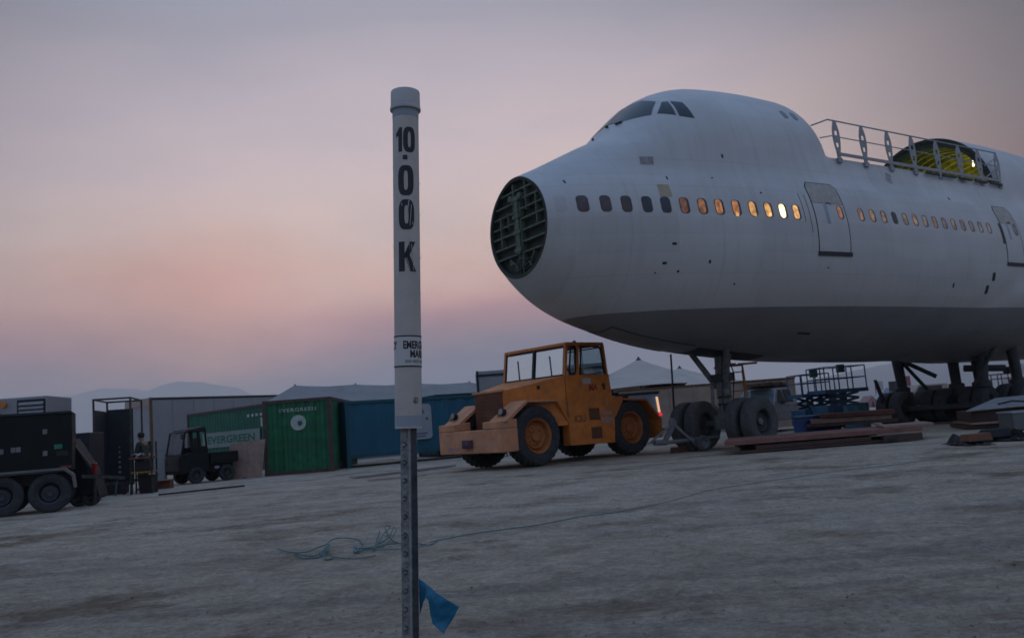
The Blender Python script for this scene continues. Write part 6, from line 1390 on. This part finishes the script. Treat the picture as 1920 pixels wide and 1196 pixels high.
# ---- teal cord with its tangle
def cord():
    G=0.030
    def A(px,py,z=0.0): p=at(px,py,G+z*0.3); return p
    t=thing('rope','tangled teal rope lying on the ground behind the marker post, its tail running right','rope',A(640,1030)); o=Vector(t.location)
    def run(pts,r=0.006,name='strand'):
        P=[Vector(p)-o for p in pts]; out=[]
        for i in range(len(P)-1):
            p0=P[max(0,i-1)];p1=P[i];p2=P[i+1];p3=P[min(len(P)-1,i+2)]
            for k in range(6):
                u=k/6; out.append(0.5*((2*p1)+(p2-p0)*u+(2*p0-5*p1+4*p2-p3)*u*u+(3*p1-p0-3*p2+p3)*u**3))
        out.append(P[-1]); q=MB(); q.tube(out,r,6); q.build(name,ROPE,t,smooth=True)
    run([A(520,1028),A(545,1035),A(575,1034),A(600,1024,.02),A(612,1020,.05),A(625,1010,.05),A(650,1008,.03),A(672,1012,.01),A(680,1020)])
    run([A(555,1040),A(570,1046),A(600,1044),A(612,1030,.05),A(614,1022,.06),A(618,1036,.02),A(624,1045),A(610,1048),A(606,1036,.03)],0.007)
    run([A(552,1037),A(585,1042),A(604,1034,.04),A(610,1024,.06)])
    run([A(600,1040,.02),A(612,1026,.07),A(618,1020,.04),A(608,1032,.03),A(600,1044)],0.008)
    run([A(625,1044),A(660,1047),A(690,1044),A(704,1040)],0.005)
    run([A(664,1034),A(668,1028,.02),A(690,1026,.02),A(705,1022,.03),A(720,1000,.20),A(732,988,.16),A(722,987,.2),A(728,1004,.1),A(738,1014,.02),A(755,1020)])
    run([A(664,1036),A(680,1031,.01),A(700,1028,.03),A(706,1018,.05),A(712,995,.22),A(704,1020,.03),A(700,1032)],0.006)
    run([A(664,1030),A(700,1026,.03),A(722,1022,.04),A(742,996,.18),A(738,988,.2),A(730,1006,.1),A(712,1018,.02)])
    run([A(666,1036),A(672,1030,.03),A(664,1026,.02),A(668,1036,.01)],0.011)
    run([A(700,1026,.02),A(735,1019,.01),A(780,1018),A(796,1020),A(815,1014),A(860,1005),A(900,998),A(960,990),A(1000,985),A(1060,974),A(1090,968),A(1150,961)],0.0055,'tail')
    run([A(700,1030),A(750,1029),A(800,1022),A(820,1015)],0.005)
    # the long dark cable crossing the ground to the right
    c=thing('cable','thin dark cable running away to the right across the ground','cable',A(1150,961)); o=Vector(c.location)
    P=[A(1150,961),A(1250,941),A(1330,918),A(1450,900),A(1560,884),A(1700,868),A(1800,852),A(1920,838)]
    q=MB(); q.tube([p-o for p in P],0.004,6); q.build('cable_run',mat('dusty_cable',(0.09,0.10,0.11),0.8),c,smooth=True)
cord()
# ---- the far camp on the horizon
def camp():
    G='far camp on the horizon'
    cols={'red':(0.22,0.07,0.07),'white':(0.36,0.35,0.35),'blue':(0.08,0.13,0.22),'pink':(0.26,0.15,0.15),'tan':(0.26,0.22,0.19),'green':(0.06,0.14,0.1),'black':(0.03,0.03,0.03)}
    def ft(px,Y,w_,h,c,lb): 
        t=thing('ridge_tent',lb,'tent',gp(px,Y),0.2,G); w_*=0.62; h*=0.62; q=MB(); q.prism([(-w_/2,0),(w_/2,0),(w_/2*0.8,h*.45),(0,h),(-w_/2*0.8,h*.45)],0,w_); q.build('canvas',mat('far_'+c,cols[c],0.8),t); q=MB(); q.prism([(-w_*.1,0.01),(w_*.1,0.01),(0,h*.6)],-0.04,-0.01); q.build('door_flap',mat('far_black',cols['black'],0.8),t)
    def fc(px,Y,c,lb):
        t=thing('parked_van',lb,'van',gp(px,Y),0.1,G); q=MB(); q.prism([(0,.35),(4.6,.35),(4.6,2.0),(1.2,2.05),(0.5,1.2),(0,1.1)],0,1.9); q.build('body',mat('far_'+c,cols[c],0.5),t,bevel=0.05); q=MB(); q.prism([(0.75,1.2),(1.25,1.85),(3.9,1.85),(3.9,1.2)],-0.02,-0.005); q.build('window',BLK,t)
        for x in (1.0,3.6): q=MB(); q.cyl((x,0.0,.36),(x,.25,.36),.36,n=14); q.build('wheel',RUB,t)
    def ff(px,Y,h,c,lb):
        t=thing('flag',lb,'flag',gp(px,Y),0.3,G); q=MB(); q.cyl((0,0,0),(0,0,h),0.05,n=6); q.build('pole',STEEL,t); q=MB(); q.grid([[(0.04+i*0.14,0.08*math.sin(i),h-j*0.35) for i in range(9)] for j in range(4)]); q.build('cloth',mat('far_'+c,cols[c],0.8),t)
    ft(1638,92,2.6,2.0,'pink','small pinkish tent far off, just right of the lifts')
    ft(1655,96,3.2,2.3,'white','pale ridge tent far off, second right of the lifts')
    fc(1662,104,'blue','dark blue van parked far off behind the pale tent')
    ft(1684,98,2.2,1.7,'red','small red tent far off in the middle of the gap')
    fc(1690,110,'white','white van parked far off in the middle of the gap')
    ff(1697,90,3.0,'red','red flag on a pole far off, left of the rear wheels')
    fc(1708,96,'tan','tan van parked far off, left of the rear wheels')
    ft(1722,92,3.0,2.1,'red','wide red tent far off, nearest the rear wheels')
    ff(1672,93,2.6,'black','dark flag on a pole far off, right of the lifts')
    ff(1646,98,2.8,'white','white flag on a pole far off, beside the pinkish tent')
    ft(1905,80,3.0,2.1,'pink','pink tent far off at the right edge, beyond the grey lift')
    fc(1892,88,'tan','tan van parked far off at the right edge')
    ff(1912,84,3.2,'white','white flag far off at the right edge')
camp()

# ================================================================ haze
def haze():
    m=bpy.data.materials.new('haze_air'); m.use_nodes=True; t=m.node_tree; t.nodes.clear()
    o=t.nodes.new('ShaderNodeOutputMaterial'); v=t.nodes.new('ShaderNodeVolumePrincipled'); v.inputs['Color'].default_value=(1.0,0.955,0.91,1); v.inputs['Density'].default_value=HAZE; v.inputs['Anisotropy'].default_value=0.2
    t.links.new(v.outputs[0],o.inputs['Volume'])
    q=MB(); q.box(-18000,18000,-18000,18000,-7,600); ob=q.build('haze',m); tag(ob,kind='stuff')
HAZE=0.00024
haze()
